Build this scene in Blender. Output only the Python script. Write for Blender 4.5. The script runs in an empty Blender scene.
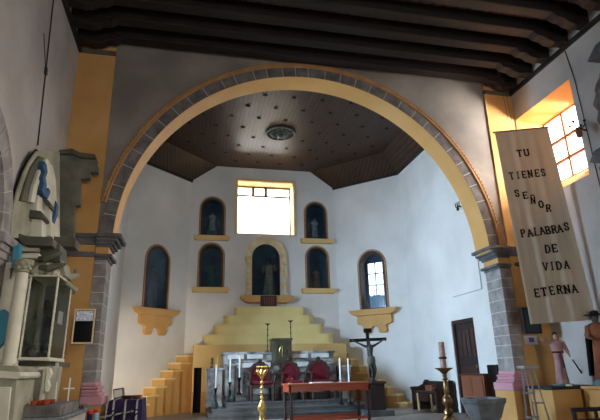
import bpy, bmesh, math, random
from mathutils import Vector, Matrix
from mathutils.geometry import tessellate_polygon
random.seed(7)
PI = math.pi
COL = bpy.context.scene.collection
INV = {}

# ---------------------------------------------------------------- materials
def lin(c):
    c = c / 255.0
    return c / 12.92 if c <= .04045 else ((c + .055) / 1.055) ** 2.4
def rgb(r, g, b): return (lin(r), lin(g), lin(b), 1)
def mat(name, c1, c2=None, scale=3.0, rough=.75, metal=0.0, bump=.0, bscale=30, detail=6, spec=.3, stretch=None, emit=None):
    m = bpy.data.materials.new(name); m.use_nodes = True
    nt = m.node_tree; N = nt.nodes; L = nt.links
    b = N['Principled BSDF']
    b.inputs['Roughness'].default_value = rough
    b.inputs['Metallic'].default_value = metal
    b.inputs['Specular IOR Level'].default_value = spec
    tc = N.new('ShaderNodeTexCoord'); mp = N.new('ShaderNodeMapping')
    L.new(tc.outputs['Object'], mp.inputs['Vector'])
    if stretch: mp.inputs['Scale'].default_value = stretch
    if c2:
        n = N.new('ShaderNodeTexNoise'); n.inputs['Scale'].default_value = scale; n.inputs['Detail'].default_value = detail
        L.new(mp.outputs[0], n.inputs['Vector'])
        r = N.new('ShaderNodeValToRGB'); r.color_ramp.elements[0].position = .35; r.color_ramp.elements[1].position = .68
        r.color_ramp.elements[0].color = rgb(*c1); r.color_ramp.elements[1].color = rgb(*c2)
        L.new(n.outputs['Fac'], r.inputs[0]); L.new(r.outputs[0], b.inputs['Base Color'])
    else:
        b.inputs['Base Color'].default_value = rgb(*c1)
    if bump:
        n2 = N.new('ShaderNodeTexNoise'); n2.inputs['Scale'].default_value = bscale; n2.inputs['Detail'].default_value = 4
        L.new(mp.outputs[0], n2.inputs['Vector'])
        bp = N.new('ShaderNodeBump'); bp.inputs['Strength'].default_value = bump; bp.inputs['Distance'].default_value = .02
        L.new(n2.outputs['Fac'], bp.inputs['Height']); L.new(bp.outputs[0], b.inputs['Normal'])
    if emit:
        b.inputs['Emission Color'].default_value = rgb(*emit[0]); b.inputs['Emission Strength'].default_value = emit[1]
    return m
def glassmat(name, tint, gloss=.1, rough=.05):
    m = bpy.data.materials.new(name); m.use_nodes = True
    nt = m.node_tree; N = nt.nodes; L = nt.links; N.clear()
    o = N.new('ShaderNodeOutputMaterial'); t = N.new('ShaderNodeBsdfTransparent'); g = N.new('ShaderNodeBsdfGlossy'); x = N.new('ShaderNodeMixShader')
    t.inputs[0].default_value = tint; g.inputs['Roughness'].default_value = rough; x.inputs[0].default_value = gloss
    L.new(t.outputs[0], x.inputs[1]); L.new(g.outputs[0], x.inputs[2]); L.new(x.outputs[0], o.inputs[0])
    return m
def plankmat(name, c1, c2, cg, width, axis, rough=.45, spec=.4):
    """boards running across `axis` with thin dark gaps"""
    m = mat(name, c1, c2, 2.5, rough, spec=spec, stretch=(14, .8, 1) if axis == 0 else (.8, 14, 1))
    nt = m.node_tree; N = nt.nodes; L = nt.links; b = N['Principled BSDF']
    src = b.inputs['Base Color'].links[0].from_socket
    tc = N.new('ShaderNodeTexCoord'); s = N.new('ShaderNodeSeparateXYZ'); L.new(tc.outputs['Object'], s.inputs[0])
    d = N.new('ShaderNodeMath'); d.operation = 'DIVIDE'; d.inputs[1].default_value = width; L.new(s.outputs[axis], d.inputs[0])
    f = N.new('ShaderNodeMath'); f.operation = 'FRACT'; L.new(d.outputs[0], f.inputs[0])
    g = N.new('ShaderNodeMath'); g.operation = 'LESS_THAN'; g.inputs[1].default_value = .14; L.new(f.outputs[0], g.inputs[0])
    x = N.new('ShaderNodeMix'); x.data_type = 'RGBA'; L.new(g.outputs[0], x.inputs[0]); L.new(src, x.inputs[6]); x.inputs[7].default_value = rgb(*cg)
    L.new(x.outputs[2], b.inputs['Base Color'])
    return m

M = {}
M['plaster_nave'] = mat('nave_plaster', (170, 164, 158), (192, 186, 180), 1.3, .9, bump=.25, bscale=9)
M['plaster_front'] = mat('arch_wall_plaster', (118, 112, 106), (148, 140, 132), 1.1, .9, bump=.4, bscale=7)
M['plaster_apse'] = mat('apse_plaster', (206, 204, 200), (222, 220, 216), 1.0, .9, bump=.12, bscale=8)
M['ochre'] = mat('ochre_paint', (190, 144, 84), (204, 160, 102), 1.6, .8, bump=.1)
M['ochre_light'] = mat('pale_ochre_paint', (206, 170, 108), (216, 182, 122), 1.5, .8, bump=.08)
M['ochre_dark'] = mat('deep_ochre_paint', (190, 138, 82), (202, 152, 94), 1.6, .8, bump=.08)
M['soffit'] = mat('ochre_soffit_paint', (208, 158, 92), (218, 170, 106), 1.5, .75, bump=.1)
M['yellow_step'] = mat('straw_yellow_paint', (218, 198, 134), (228, 210, 150), 1.6, .75, bump=.06)
M['stone'] = mat('grey_stone', (88, 84, 82), (126, 120, 118), 5, .9, bump=.6, bscale=40)
M['stone_dark'] = mat('dark_carved_stone', (84, 82, 84), (108, 106, 108), 6, .85, bump=.4, bscale=40)
M['stone_lit'] = mat('lit_grey_stone', (128, 122, 120), (166, 160, 157), 5, .9, bump=.6, bscale=40)  # voussoir stone lightened: brighter light on the pillars put into the colour
M['mortar'] = mat('pale_mortar', (176, 170, 166), (192, 186, 182), 8, .9)
M['moulding'] = mat('brown_ochre_moulding', (160, 118, 74), (178, 136, 92), 4, .8)
M['pink'] = mat('pink_paint', (190, 138, 150), (202, 154, 164), 2, .75)
M['beam'] = mat('dark_beam_wood', (22, 18, 18), (40, 32, 29), 5, .6, bump=.4, bscale=20, stretch=(.5, 5, 5), spec=.4)
M['boards'] = plankmat('reddish_roof_boards', (92, 60, 50), (124, 86, 72), (30, 20, 18), .22, 0, .7)
M['apse_wood'] = plankmat('brown_ceiling_planks', (50, 34, 24), (74, 52, 38), (12, 8, 6), .10, 0, .40, .3)
M['rosette'] = mat('blackened_rosette', (28, 20, 17), (36, 27, 23), 9, .6)
M['medallion'] = mat('green_grey_medallion', (50, 58, 52), (74, 80, 72), 12, .4)
M['floor'] = mat('worn_stone_floor', (126, 118, 110), (152, 142, 132), 2.2, .45, bump=.1, spec=.5)
M['marble'] = mat('veined_grey_marble', (66, 68, 70), (186, 186, 182), 3.2, .35, detail=12, spec=.5)
M['marble_pale'] = mat('pale_marble', (190, 192, 190), (214, 214, 210), 5, .35, spec=.5)
M['marble_dark'] = mat('dark_marble_step', (54, 58, 60), (98, 102, 104), 2.6, .3, detail=10, spec=.5)
M['white_wax'] = mat('white_wax', (240, 238, 230), rough=.5)
M['black_metal'] = mat('black_iron', (22, 22, 24), rough=.5, metal=.4)
M['tabernacle'] = mat('dark_bronze', (62, 64, 54), (88, 88, 74), 8, .45, metal=.6)
M['gold'] = mat('old_gold', (214, 176, 92), (236, 204, 128), 10, .28, metal=.9)
M['brass'] = mat('brass', (112, 92, 60), (150, 126, 84), 10, .3, metal=.85)
M['red_velvet'] = mat('crimson_velvet', (84, 12, 28), (110, 20, 38), 14, .85)
M['dark_wood'] = mat('dark_carved_wood', (48, 28, 24), (68, 42, 34), 10, .5, spec=.4)
M['red_wood'] = mat('reddish_brown_wood', (150, 62, 34), (176, 78, 44), 4, .35, stretch=(.6, 6, 6), spec=.5)
M['brown_wood'] = mat('brown_wood', (110, 66, 46), (134, 82, 58), 4, .5, stretch=(6, 6, .6))
M['door_wood'] = mat('dark_door_wood', (36, 28, 29), (50, 40, 40), 4, .5, stretch=(6, 6, .6))
M['white_paint'] = mat('white_paint', (226, 222, 208), (236, 232, 220), 4, .7)
M['gilt_cream'] = mat('cream_and_gilt', (206, 178, 134), (224, 210, 178), 4, .6)
M['bead'] = mat('ochre_beading', (196, 154, 104), (216, 178, 128), 14, .7)
M['frame_dark'] = mat('brown_niche_frame', (74, 46, 36), (92, 60, 46), 8, .6)
M['niche_blue'] = mat('deep_teal_lining', (38, 76, 92), (54, 98, 114), 3, .7)
M['niche_brown'] = mat('brown_niche_lining', (70, 56, 60), (88, 72, 76), 3, .7)
M['retablo'] = mat('grey_green_painted_stone', (134, 132, 112), (170, 166, 146), 3.5, .8, bump=.2)
M['retablo_dark'] = mat('dark_grey_green_stone', (74, 74, 62), (98, 96, 84), 4, .8, bump=.25)
M['retablo_flank'] = mat('mid_grey_green_stone', (92, 92, 80), (116, 114, 100), 4, .8, bump=.25)
M['retablo_pale'] = mat('pale_cream_paint', (196, 192, 172), (216, 212, 194), 4, .7)
M['turquoise'] = mat('turquoise_paint', (60, 128, 150), (72, 140, 160), 6, .7)
M['blue_cloth'] = mat('blue_paint', (42, 72, 104), (58, 92, 128), 6, .7)
M['terracotta'] = mat('terracotta_red', (140, 56, 38), (166, 74, 50), 10, .4)
M['purple_cloth'] = mat('purple_cloth', (36, 26, 62), (50, 38, 80), 6, .85)
M['silver'] = mat('silver_trim', (170, 168, 166), (200, 198, 196), 14, .4, metal=.3)
M['aluminium'] = mat('brushed_aluminium', (176, 180, 186), rough=.35, metal=.8)
M['screen'] = mat('screen_black', (12, 16, 20), rough=.2, spec=.6)
M['screen_pic'] = mat('screen_picture', (120, 124, 134), (220, 222, 228), 40, .3, emit=((160, 165, 176), .25))
M['cream_plastic'] = mat('cream_frame', (226, 200, 150), (236, 212, 166), 6, .6)
M['black_plastic'] = mat('black_plastic', (18, 18, 20), rough=.5)
M['paper'] = mat('white_paper', (206, 200, 210), (226, 222, 230), 8, .8)
M['ink'] = mat('violet_ink', (110, 80, 130), rough=.8)
M['letter'] = mat('black_felt_letter', (14, 10, 10), rough=.9)
M['banner'] = mat('unbleached_banner_cloth', (182, 172, 156), (198, 188, 172), 1.2, .9, bump=.15, bscale=60)
M['muntin'] = mat('brown_window_bar', (150, 84, 48), (166, 98, 58), 6, .6)
M['muntin_white'] = mat('white_window_bar', (190, 190, 200), rough=.6)
M['skin'] = mat('painted_flesh', (176, 140, 118), (190, 156, 132), 8, .5)
M['skin_dark'] = mat('aged_flesh_paint', (62, 58, 54), (92, 86, 80), 12, .5)
M['corpus'] = mat('blackened_figure', (40, 38, 36), (76, 72, 68), 14, .5)
M['hair'] = mat('dark_hair_paint', (36, 24, 20), rough=.6)
M['robe_pink'] = mat('faded_rose_robe', (150, 116, 118), (180, 146, 146), 7, .8)
M['robe_maroon'] = mat('maroon_sash', (88, 26, 36), rough=.8)
M['robe_brown'] = mat('brown_habit', (104, 62, 44), (146, 92, 64), 5, .85)
M['robe_black'] = mat('black_cape', (24, 22, 26), rough=.85)
M['robe_white'] = mat('white_robe', (150, 152, 148), (176, 178, 172), 8, .8)
M['robe_green'] = mat('green_robe', (44, 96, 84), (60, 116, 100), 8, .8)
M['robe_gold'] = mat('tarnished_gold_robe', (84, 66, 46), (206, 186, 150), 40, .45, metal=.4)
M['robe_grey'] = mat('dark_grey_robe', (62, 66, 70), (90, 94, 96), 8, .7)
M['teal_base'] = mat('grey_teal_base', (84, 106, 110), (104, 124, 126), 8, .7)
M['dark_cloth'] = mat('dark_altar_cloth', (40, 42, 44), (54, 56, 58), 6, .9)
M['font_stone'] = mat('grey_font_stone', (88, 94, 98), (128, 134, 138), 5, .5, spec=.5)
M['cable'] = mat('dark_cable', (58, 52, 52), rough=.7)
M['cable_pale'] = mat('painted_over_cable', (176, 182, 186), rough=.8)
M['glass'] = glassmat('clear_glass', (.96, .97, 1, 1), .04)
M['niche_glass'] = glassmat('niche_glass', (.72, .82, .88, 1), .045, .12)
M['case_glass'] = glassmat('case_glass', (.8, .84, .82, 1), .12, .1)
M['curtain'] = mat('white_net_curtain', (200, 206, 216), rough=.9)
M['grass'] = mat('outside_shrubs', (90, 100, 70), (120, 130, 90), 4, .9)
M['roof_black'] = mat('plain_black', (10, 10, 12), rough=.9)  # flat black for the doorway slot and the retablo edge

nt = M['banner'].node_tree; bs = nt.nodes['Principled BSDF']; tr = nt.nodes.new('ShaderNodeBsdfTranslucent'); mx = nt.nodes.new('ShaderNodeMixShader')
tr.inputs[0].default_value = rgb(230, 212, 186); mx.inputs[0].default_value = .2
nt.links.new(bs.outputs[0], mx.inputs[1]); nt.links.new(tr.outputs[0], mx.inputs[2]); nt.links.new(mx.outputs[0], nt.nodes['Material Output'].inputs[0])
# ---------------------------------------------------------------- mesh helpers
class Fr:
    """local frame: u along, n out of the wall, z up"""
    def __init__(s, O=(0, 0, 0), U=(1, 0), N=(0, 1)):
        s.O = Vector(O); s.U = Vector((U[0], U[1], 0)).normalized(); s.N = Vector((N[0], N[1], 0)).normalized()
    def P(s, u, n, z): return s.O + s.U * u + s.N * n + Vector((0, 0, z))
WORLD = Fr()
class MB:
    def __init__(s, fr=None): s.fr = fr or WORLD; s.v = []; s.f = []; s.T = None
    def add(s, vs, fs):
        b = len(s.v)
        for p in vs:
            if s.T: p = s.T @ Vector(p)
            s.v.append(s.fr.P(*p))
        s.f += [tuple(i + b for i in f) for f in fs]
        return s
    def box(s, a, b, c, d, e, f):
        s.add([(a, c, e), (b, c, e), (b, d, e), (a, d, e), (a, c, f), (b, c, f), (b, d, f), (a, d, f)],
              [(0, 3, 2, 1), (4, 5, 6, 7), (0, 1, 5, 4), (1, 2, 6, 5), (2, 3, 7, 6), (3, 0, 4, 7)]); return s
    def prism(s, loops, d0, d1, plane='uz'):
        """polygon with holes extruded from d0 to d1"""
        def mk(a, b, d): return (a, d, b) if plane == 'uz' else ((a, b, d) if plane == 'un' else (d, a, b))
        flat = [p for l in loops for p in l]; n = len(flat)
        tris = tessellate_polygon([[Vector((p[0], p[1], 0)) for p in l] for l in loops])
        vs = [mk(p[0], p[1], d0) for p in flat] + [mk(p[0], p[1], d1) for p in flat]
        fs = [tuple(t) for t in tris] + [tuple(i + n for i in reversed(t)) for t in tris]
        k = 0
        for l in loops:
            m = len(l)
            for i in range(m):
                j = (i + 1) % m; fs.append((k + i, k + j, k + j + n, k + i + n))
            k += m
        s.add(vs, fs); return s
    def tube(s, pts, r, seg=8, cap=True):
        pts = [Vector(p) for p in pts]; rs = r if isinstance(r, (list, tuple)) else [r] * len(pts)
        vs = []; fs = []
        up = Vector((0, 0, 1))
        for i, p in enumerate(pts):
            t = (pts[min(i + 1, len(pts) - 1)] - pts[max(i - 1, 0)]).normalized()
            a = t.cross(up)
            if a.length < .05: a = t.cross(Vector((1, 0, 0)))
            a.normalize(); b = t.cross(a).normalized()
            for k in range(seg):
                q = 2 * PI * k / seg; vs.append(tuple(p + (a * math.cos(q) + b * math.sin(q)) * rs[i]))
        for i in range(len(pts) - 1):
            for k in range(seg):
                l = (k + 1) % seg; fs.append((i * seg + k, i * seg + l, (i + 1) * seg + l, (i + 1) * seg + k))
        if cap: fs.append(tuple(range(seg - 1, -1, -1))); fs.append(tuple((len(pts) - 1) * seg + k for k in range(seg)))
        s.add(vs, fs); return s
    def lathe(s, c, prof, seg=16, sx=1, sy=1, sq=0):
        """profile [(r, z)] turned about the vertical through c; sq=1 gives a square plan"""
        vs = []; fs = []
        if sq: seg = 4
        for r, z in prof:
            for k in range(seg):
                a = 2 * PI * k / seg + (PI / 4 if sq else 0); rr = r * (math.sqrt(2) if sq else 1)
                vs.append((c[0] + rr * math.cos(a) * sx, c[1] + rr * math.sin(a) * sy, c[2] + z))
        for i in range(len(prof) - 1):
            for k in range(seg):
                l = (k + 1) % seg; fs.append((i * seg + k, i * seg + l, (i + 1) * seg + l, (i + 1) * seg + k))
        fs.append(tuple(range(seg - 1, -1, -1))); fs.append(tuple((len(prof) - 1) * seg + k for k in range(seg)))
        s.add(vs, fs); return s
    def ball(s, c, r, seg=10, sx=1, sy=1, sz=1):
        n = 6; prof = [(max(r * math.sin(PI * i / n), .0005), -r * math.cos(PI * i / n) * sz) for i in range(n + 1)]
        return s.lathe(c, prof, seg, sx, sy)
    def build(s, name, m, parent=None, at=None, smooth=False, bevel=0, rz=0):
        me = bpy.data.meshes.new(name)
        if parent is not None: inv = INV[parent.as_pointer()]
        elif at is not None: inv = (Matrix.Translation(Vector(at)) @ Matrix.Rotation(rz, 4, 'Z')).inverted()
        else: inv = Matrix.Identity(4)
        me.from_pydata([inv @ v for v in s.v], [], s.f); me.validate()
        bm = bmesh.new(); bm.from_mesh(me); bmesh.ops.remove_doubles(bm, verts=bm.verts, dist=1e-5)
        bmesh.ops.recalc_face_normals(bm, faces=bm.faces); bm.to_mesh(me); bm.free()
        if smooth:
            for p in me.polygons: p.use_smooth = True
            try: me.set_sharp_from_angle(angle=math.radians(40))
            except Exception: pass
        me.materials.append(m if not isinstance(m, str) else M[m])
        o = bpy.data.objects.new(name, me); COL.objects.link(o)
        if parent is not None: o.parent = parent
        elif at is not None: o.location = at; o.rotation_euler = (0, 0, rz)
        INV[o.as_pointer()] = inv
        if bevel:
            b = o.modifiers.new('bevel', 'BEVEL'); b.width = bevel; b.segments = 2; b.limit_method = 'ANGLE'
        return o
def tag(o, label=None, cat=None, group=None, kind=None):
    if label: o['label'] = label
    if cat: o['category'] = cat
    if group: o['group'] = group
    if kind: o['kind'] = kind
    return o
def thing(name, label, cat, loc, rz=0, group=None):
    o = bpy.data.objects.new(name, None); COL.objects.link(o); o.location = loc; o.rotation_euler = (0, 0, rz); o.empty_display_size = .1
    INV[o.as_pointer()] = (Matrix.Translation(Vector(loc)) @ Matrix.Rotation(rz, 4, 'Z')).inverted()
    return tag(o, label, cat, group)
def struct(mb, name, m, **k): return tag(mb.build(name, m, **k), kind='structure')
def arc(cx, cz, r, a0, a1, n=24): return [(cx + r * math.cos(math.radians(a0 + (a1 - a0) * i / n)), cz + r * math.sin(math.radians(a0 + (a1 - a0) * i / n))) for i in range(n + 1)]
def arched(cu, w, z0, z1, n=16):
    r = w / 2
    return [(cu - r, z0), (cu + r, z0)] + arc(cu, z1 - r, r, 0, 180, n)
def rect(a, b, c, d): return [(a, c), (b, c), (b, d), (a, d)]
def skin(name, pts, edges, m, parent, sub=2, root=0):
    """one continuous limb-and-body surface grown along a skeleton of (x, y, z, radius)"""
    inv = INV[parent.as_pointer()]
    me = bpy.data.meshes.new(name); me.from_pydata([inv @ Vector(p[:3]) for p in pts], edges, [])
    o = bpy.data.objects.new(name, me); COL.objects.link(o); o.parent = parent; INV[o.as_pointer()] = inv
    me.materials.append(M[m])
    sk = o.modifiers.new('skin', 'SKIN'); sk.use_smooth_shade = True
    if not me.skin_vertices: me.skin_vertices.new()
    for i, p in enumerate(pts):
        d = me.skin_vertices[0].data[i]; d.radius = (p[3], p[3]); d.use_root = (i == root)
    ss = o.modifiers.new('sub', 'SUBSURF'); ss.levels = sub; ss.render_levels = sub
    return o

# ================================================================ SETTING
XL, XR, YF = -2.07, 6.35, 8.0          # nave walls and arch wall
XC, ZS, RI = 2.10, 2.90, 3.40          # chancel arch
TH = .44
QC, QS, QR = 2.06, 2.96, 3.29          # centre, springing and inner radius of the arch ring
# floors
struct(MB().box(XL - .6, XR + .6, -6.6, 7.45, -.65, -.45), 'floor', 'floor')
struct(MB().box(XL, XR, 7.45, YF, -.45, 0).box(XC - RI, XC + RI, YF, YF + TH, -.45, 0).box(-2.3, 6.5, YF + TH, 15, -.45, 0), 'floor', 'floor')
# nave walls --------------------------------------------------------------
FL = Fr((XL, 0, 0), (0, 1), (1, 0))    # u = y, n = +x into the room
ac, ar, asp = 4.73, .98, 2.46
hole = [(ac - ar, -.45)] + [(ac + ar, -.45)] + arc(ac, asp, ar, 0, 180, 16)
mb = MB(FL); mb.prism([rect(-6, YF, -.45, 6.9), hole], 0, -.6); mb.box(ac - ar - .1, ac + ar + .1, -.7, -.6, -.45, 3.6)
struct(mb, 'wall_left', 'plaster_nave')
FR = Fr((XR, 0, 0), (0, 1), (-1, 0))
# splayed window opening in the right wall
mb = MB(FR)
mb.prism([rect(-6, YF, -.45, 6.9), rect(6.42, 7.95, 3.92, 5.72), rect(2.2, 3.8, 3.9, 5.7)], 0, -.05)
mb.prism([rect(-6, YF, -.45, 6.9), rect(6.88, 7.80, 4.27, 5.58), rect(2.2, 3.8, 3.9, 5.7)], -.5, -.6)
mb.prism([rect(2.1, 3.9, 3.8, 5.8), rect(2.2, 3.8, 3.9, 5.7)], -.05, -.5)
struct(mb, 'wall_right', 'plaster_nave')
mb = MB(FR)
a = [(6.42, 0, 3.92), (7.95, 0, 3.92), (7.95, 0, 5.72), (6.42, 0, 5.72)]
b = [(6.88, -.5, 4.27), (7.80, -.5, 4.27), (7.80, -.5, 5.58), (6.88, -.5, 5.58)]
o_ = [(6.36, -.06, 3.86), (8.0, -.06, 3.86), (8.0, -.06, 5.78), (6.36, -.06, 5.78)]
q_ = [(6.8, -.5, 4.2), (7.88, -.5, 4.2), (7.88, -.5, 5.66), (6.8, -.5, 5.66)]
mb.add(a + b + o_ + q_, [(i, (i + 1) % 4, 4 + (i + 1) % 4, 4 + i) for i in range(4)] + [(8 + i, 8 + (i + 1) % 4, 12 + (i + 1) % 4, 12 + i) for i in range(4)]
       + [(i, (i + 1) % 4, 8 + (i + 1) % 4, 8 + i) for i in range(4)] + [(4 + i, 4 + (i + 1) % 4, 12 + (i + 1) % 4, 12 + i) for i in range(4)])
M['reveal'] = mat('amber_reveal_paint', (222, 160, 84), (232, 176, 104), 2, .75)
struct(mb, 'trim_1', 'reveal')
w = MB(FR); w.prism([rect(6.88, 7.80, 4.27, 5.58), rect(6.90, 7.78, 4.29, 5.56)], -.5, -.54)
for u in (7.30,): w.box(u - .024, u + .024, -.5, -.54, 4.28, 5.57)
for z in (4.66, 5.08): w.box(6.88, 7.8, -.498, -.545, z - .024, z + .024)
wo = struct(w, 'window_1', 'muntin')
g = MB(FR).box(6.89, 7.79, -.515, -.525, 4.28, 5.57).build('window_glass', M['glass'], wo)
w = MB(FR); w.prism([rect(2.2, 3.8, 3.9, 5.7), rect(2.26, 3.74, 3.96, 5.64)], -.5, -.54); w.box(2.98, 3.02, -.5, -.54, 3.92, 5.68); w.box(2.22, 3.78, -.5, -.54, 4.78, 4.82)
wo = struct(w, 'added_window', 'muntin'); MB(FR).box(2.22, 3.78, -.515, -.525, 3.92, 5.68).build('window_glass', M['glass'], wo)  # unseen window added to bring daylight onto the left wall and retablo
# rear wall with choir opening and side openings lighting the nave (behind the camera)
mb = MB(); mb.prism([rect(XL - .6, XR + .6, -.45, 6.9), rect(.8, 3.4, -.45, 3.0)], -6.6, -6)
struct(mb, 'wall_rear', 'plaster_nave')
# arch wall -----------------------------------------------------------------
RJ = RI + .04; RQ = QR + .05
loop = [(XL - .6, -.45), (XC - RJ, -.45), (XC - RJ, QS)] + list(reversed(arc(QC, QS, RQ, 0, 180, 64))) + [(XC + RJ, QS), (XC + RJ, -.45), (XR + .6, -.45), (XR + .6, 6.95), (XL - .6, 6.95)]
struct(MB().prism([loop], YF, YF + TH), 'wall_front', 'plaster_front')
# apse walls ------------------------------------------------------------------
AXL, AXR, AY0, AY1, AYB = -1.65, 5.85, YF + TH, 12.75, 14.30
BXL, BXR = -.10, 4.30
AH = 7.6
FB = Fr((0, AYB, 0), (1, 0), (0, -1))
r2 = math.sqrt(.5)
CL = math.hypot(BXL - AXL, AYB - AY1)
FCL = Fr((AXL, AY1, 0), (r2, r2), (r2, -r2))       # left oblique wall
FCR = Fr((BXR, AYB, 0), (r2, -r2), (-r2, -r2))     # right oblique wall
FAL = Fr((AXL, 0, 0), (0, 1), (1, 0)); FAR = Fr((AXR, 0, 0), (0, 1), (-1, 0))
NW = {'ul': (.545, .64, 4.75, 5.92), 'll': (.55, .64, 3.24, 4.50), 'ur': (3.70, .62, 4.75, 5.92), 'lr': (3.70, .62, 3.24, 4.50), 'c': (2.14, .90, 3.00, 4.60)}
WIN = (1.27, 3.00, 4.87, 6.54)
mb = MB(FB); mb.prism([rect(BXL - .3, BXR + .3, 0, AH)] + [arched(*NW[k]) for k in NW] + [rect(*WIN)], 0, -.6)
struct(mb, 'wall_back', 'plaster_apse')
LN = (1.085, .74, 2.55, 4.20)
mb = MB(FCL); mb.prism([rect(-.25, CL, 0, AH), arched(*LN)], 0, -.6); struct(mb, 'wall_back_left', 'plaster_apse')
RN = (1.16, .78, 2.55, 4.22)
mb = MB(FCR); mb.prism([rect(0, CL + .25, 0, AH), arched(*RN)], 0, -.6); struct(mb, 'wall_back_right', 'plaster_apse')
mb = MB(FAL); mb.prism([rect(AY0, AY1, 0, AH), rect(9.1, 10.3, 1.8, 3.6)], 0, -.6); struct(mb, 'wall_apse_left', 'plaster_apse')
mb = MB(FAR); mb.prism([rect(AY0, AY1, 0, AH), rect(9.66, 10.60, 0, 1.94)], 0, -.6); struct(mb, 'wall_apse_right', 'plaster_apse')
# hidden side window of the apse
w = MB(FAL); w.prism([rect(9.1, 10.3, 1.8, 3.6), rect(9.16, 10.24, 1.86, 3.54)], -.45, -.5)
w.box(9.68, 9.72, -.45, -.5, 1.82, 3.58); w.box(9.12, 10.28, -.45, -.5, 2.68, 2.72)
wo = struct(w, 'window_2', 'muntin_white'); MB(FAL).box(9.12, 10.28, -.47, -.48, 1.82, 3.58).build('window_glass', M['glass'], wo)
# great window of the back wall
w = MB(FB)
w.prism([rect(WIN[0] - .08, WIN[1] + .08, WIN[2] - .03, WIN[3] + .08), rect(WIN[0], WIN[1], WIN[2], WIN[3])], -.005, .04)
M['pale_frame'] = mat('cream_window_surround', (216, 186, 132), (228, 200, 150), 6, .7)
w.prism([rect(WIN[0], WIN[1], WIN[2], WIN[3]), rect(WIN[0] + .012, WIN[1] - .012, WIN[2] + .012, WIN[3] - .012)], -.005, -.6)
struct(w, 'trim_2', 'pale_frame')
w = MB(FB); d0, d1 = -.40, -.45
w.prism([rect(WIN[0] + .0, WIN[1], WIN[2], WIN[3]), rect(WIN[0] + .05, WIN[1] - .05, WIN[2] + .03, WIN[3] - .06)], d0, d1)
w.box(WIN[0], WIN[1], d0, d1, 6.19, 6.235)
for u in (1.80, 2.20): w.box(u - .045, u + .045, d0, d1, 6.22, 6.5)
M['olive_frame'] = mat('olive_window_frame', (96, 88, 56), (116, 106, 70), 6, .7)
wo = struct(w, 'window_3', 'olive_frame'); MB(FB).box(WIN[0] + .01, WIN[1] - .01, -.42, -.43, WIN[2] + .01, WIN[3] - .01).build('window_glass', M['glass'], wo)
# apse ceiling: coffered tray of dark planks
ZE, ZC, ri_ = 6.45, 6.98, .52
xl, xr = AXL + ri_, AXR - ri_
k_ = ri_ * math.sqrt(2)
# chamfer line (left): y = x + 14.4 ; inset shifts it down by k_
cl = AYB - BXL - k_
y_b = AYB
pl_ = [(xl, AY0 - .02), (xr, AY0 - .02), (xr, (BXR + AYB - k_) - xr), ((BXR + AYB - k_) - y_b, y_b), (y_b - cl, y_b), (xl, xl + cl)]
mb = MB(); mb.prism([[(x, y) for x, y in pl_]], ZC, ZC + .06, 'un')
struct(mb, 'ceiling', 'apse_wood')
mb = MB()
out = [(AXL, AY0 - .02), (AXR, AY0 - .02), (AXR, AY1), (BXR, AYB), (BXL, AYB), (AXL, AY1)]
for i in (1, 2, 4, 5):
    j = (i + 1) % 6; A_, B_, C_, D_ = out[i], out[j], pl_[j], pl_[i]
    v = [(A_[0], A_[1], ZE), (B_[0], B_[1], ZE), (C_[0], C_[1], ZC), (D_[0], D_[1], ZC)]
    mb.add(v + [(x, y, z + .06) for x, y, z in v], [(0, 1, 2, 3), (7, 6, 5, 4), (0, 4, 5, 1), (1, 5, 6, 2), (2, 6, 7, 3), (3, 7, 4, 0)])
struct(mb, 'ceiling', 'apse_wood')
# thin dark cornice under the ceiling planks
mb = MB()
def cornice(fr, u0, u1): mb.fr = fr; mb.box(u0, u1, 0, .05, ZE - .05, ZE)
cornice(FAL, AY0, AY1); cornice(FCL, 0, CL); cornice(FCR, 0, CL); cornice(FAR, AY0, AY1)
struct(mb, 'trim_3', 'beam')
struct(MB().box(AXL - .6, AXR + .6, AY0 - .5, 15, 7.35, 7.5), 'ceiling', 'beam')
# ceiling rosettes: pattern in rows
dots = []
for r in range(9):
    y = 9.4 + r * .55
    for c in range(10):
        x = -.9 + c * .68 + (.34 if r % 2 else 0)
        if abs(x - 2.15) < .45 and abs(y - 11.75) < .5: continue
        if x > xr - .2 or x < xl + .2 or y > x + cl - .4 or y > (BXR + AYB - k_) - x - .4 or y > 13.9: continue
        dots.append((x, y))
for i, (x, y) in enumerate(dots):
    o = MB().lathe((x, y, ZC - .035), [(.02, .012), (.045, .016), (.055, .035)], 8).build('ceiling_boss', M['rosette'], at=(x, y, ZC))
    tag(o, 'small dark carved boss on the brown plank ceiling of the apse', 'ceiling boss', 'carved bosses dotted over the apse ceiling')
t = thing('ceiling_medallion', 'round green-grey pierced medallion in the middle of the apse ceiling', 'medallion', (2.15, 11.75, ZC))
mb = MB()
for r, rr in ((.38, .03), (.24, .022), (.1, .022)):
    mb.tube([(2.15 + r * math.cos(a * PI / 12), 11.75 + r * math.sin(a * PI / 12), ZC - .03) for a in range(25)], rr, 6)
mb.build('ring', M['medallion'], t, smooth=True)
mb = MB()
for a in range(12):
    c, s = math.cos(a * PI / 6), math.sin(a * PI / 6)
    mb.tube([(2.15 + .08 * c, 11.75 + .08 * s, ZC - .04), (2.15 + .22 * c - .03 * s, 11.75 + .22 * s + .03 * c, ZC - .05), (2.15 + .38 * c, 11.75 + .38 * s, ZC - .03)], .016, 5)
mb.build('spokes', M['medallion'], t, smooth=True)
MB().lathe((2.15, 11.75, ZC - .1), [(.02, -.05), (.07, -.02), (.09, .04), (.05, .1)], 12).build('hub', M['medallion'], t, smooth=True)

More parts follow.
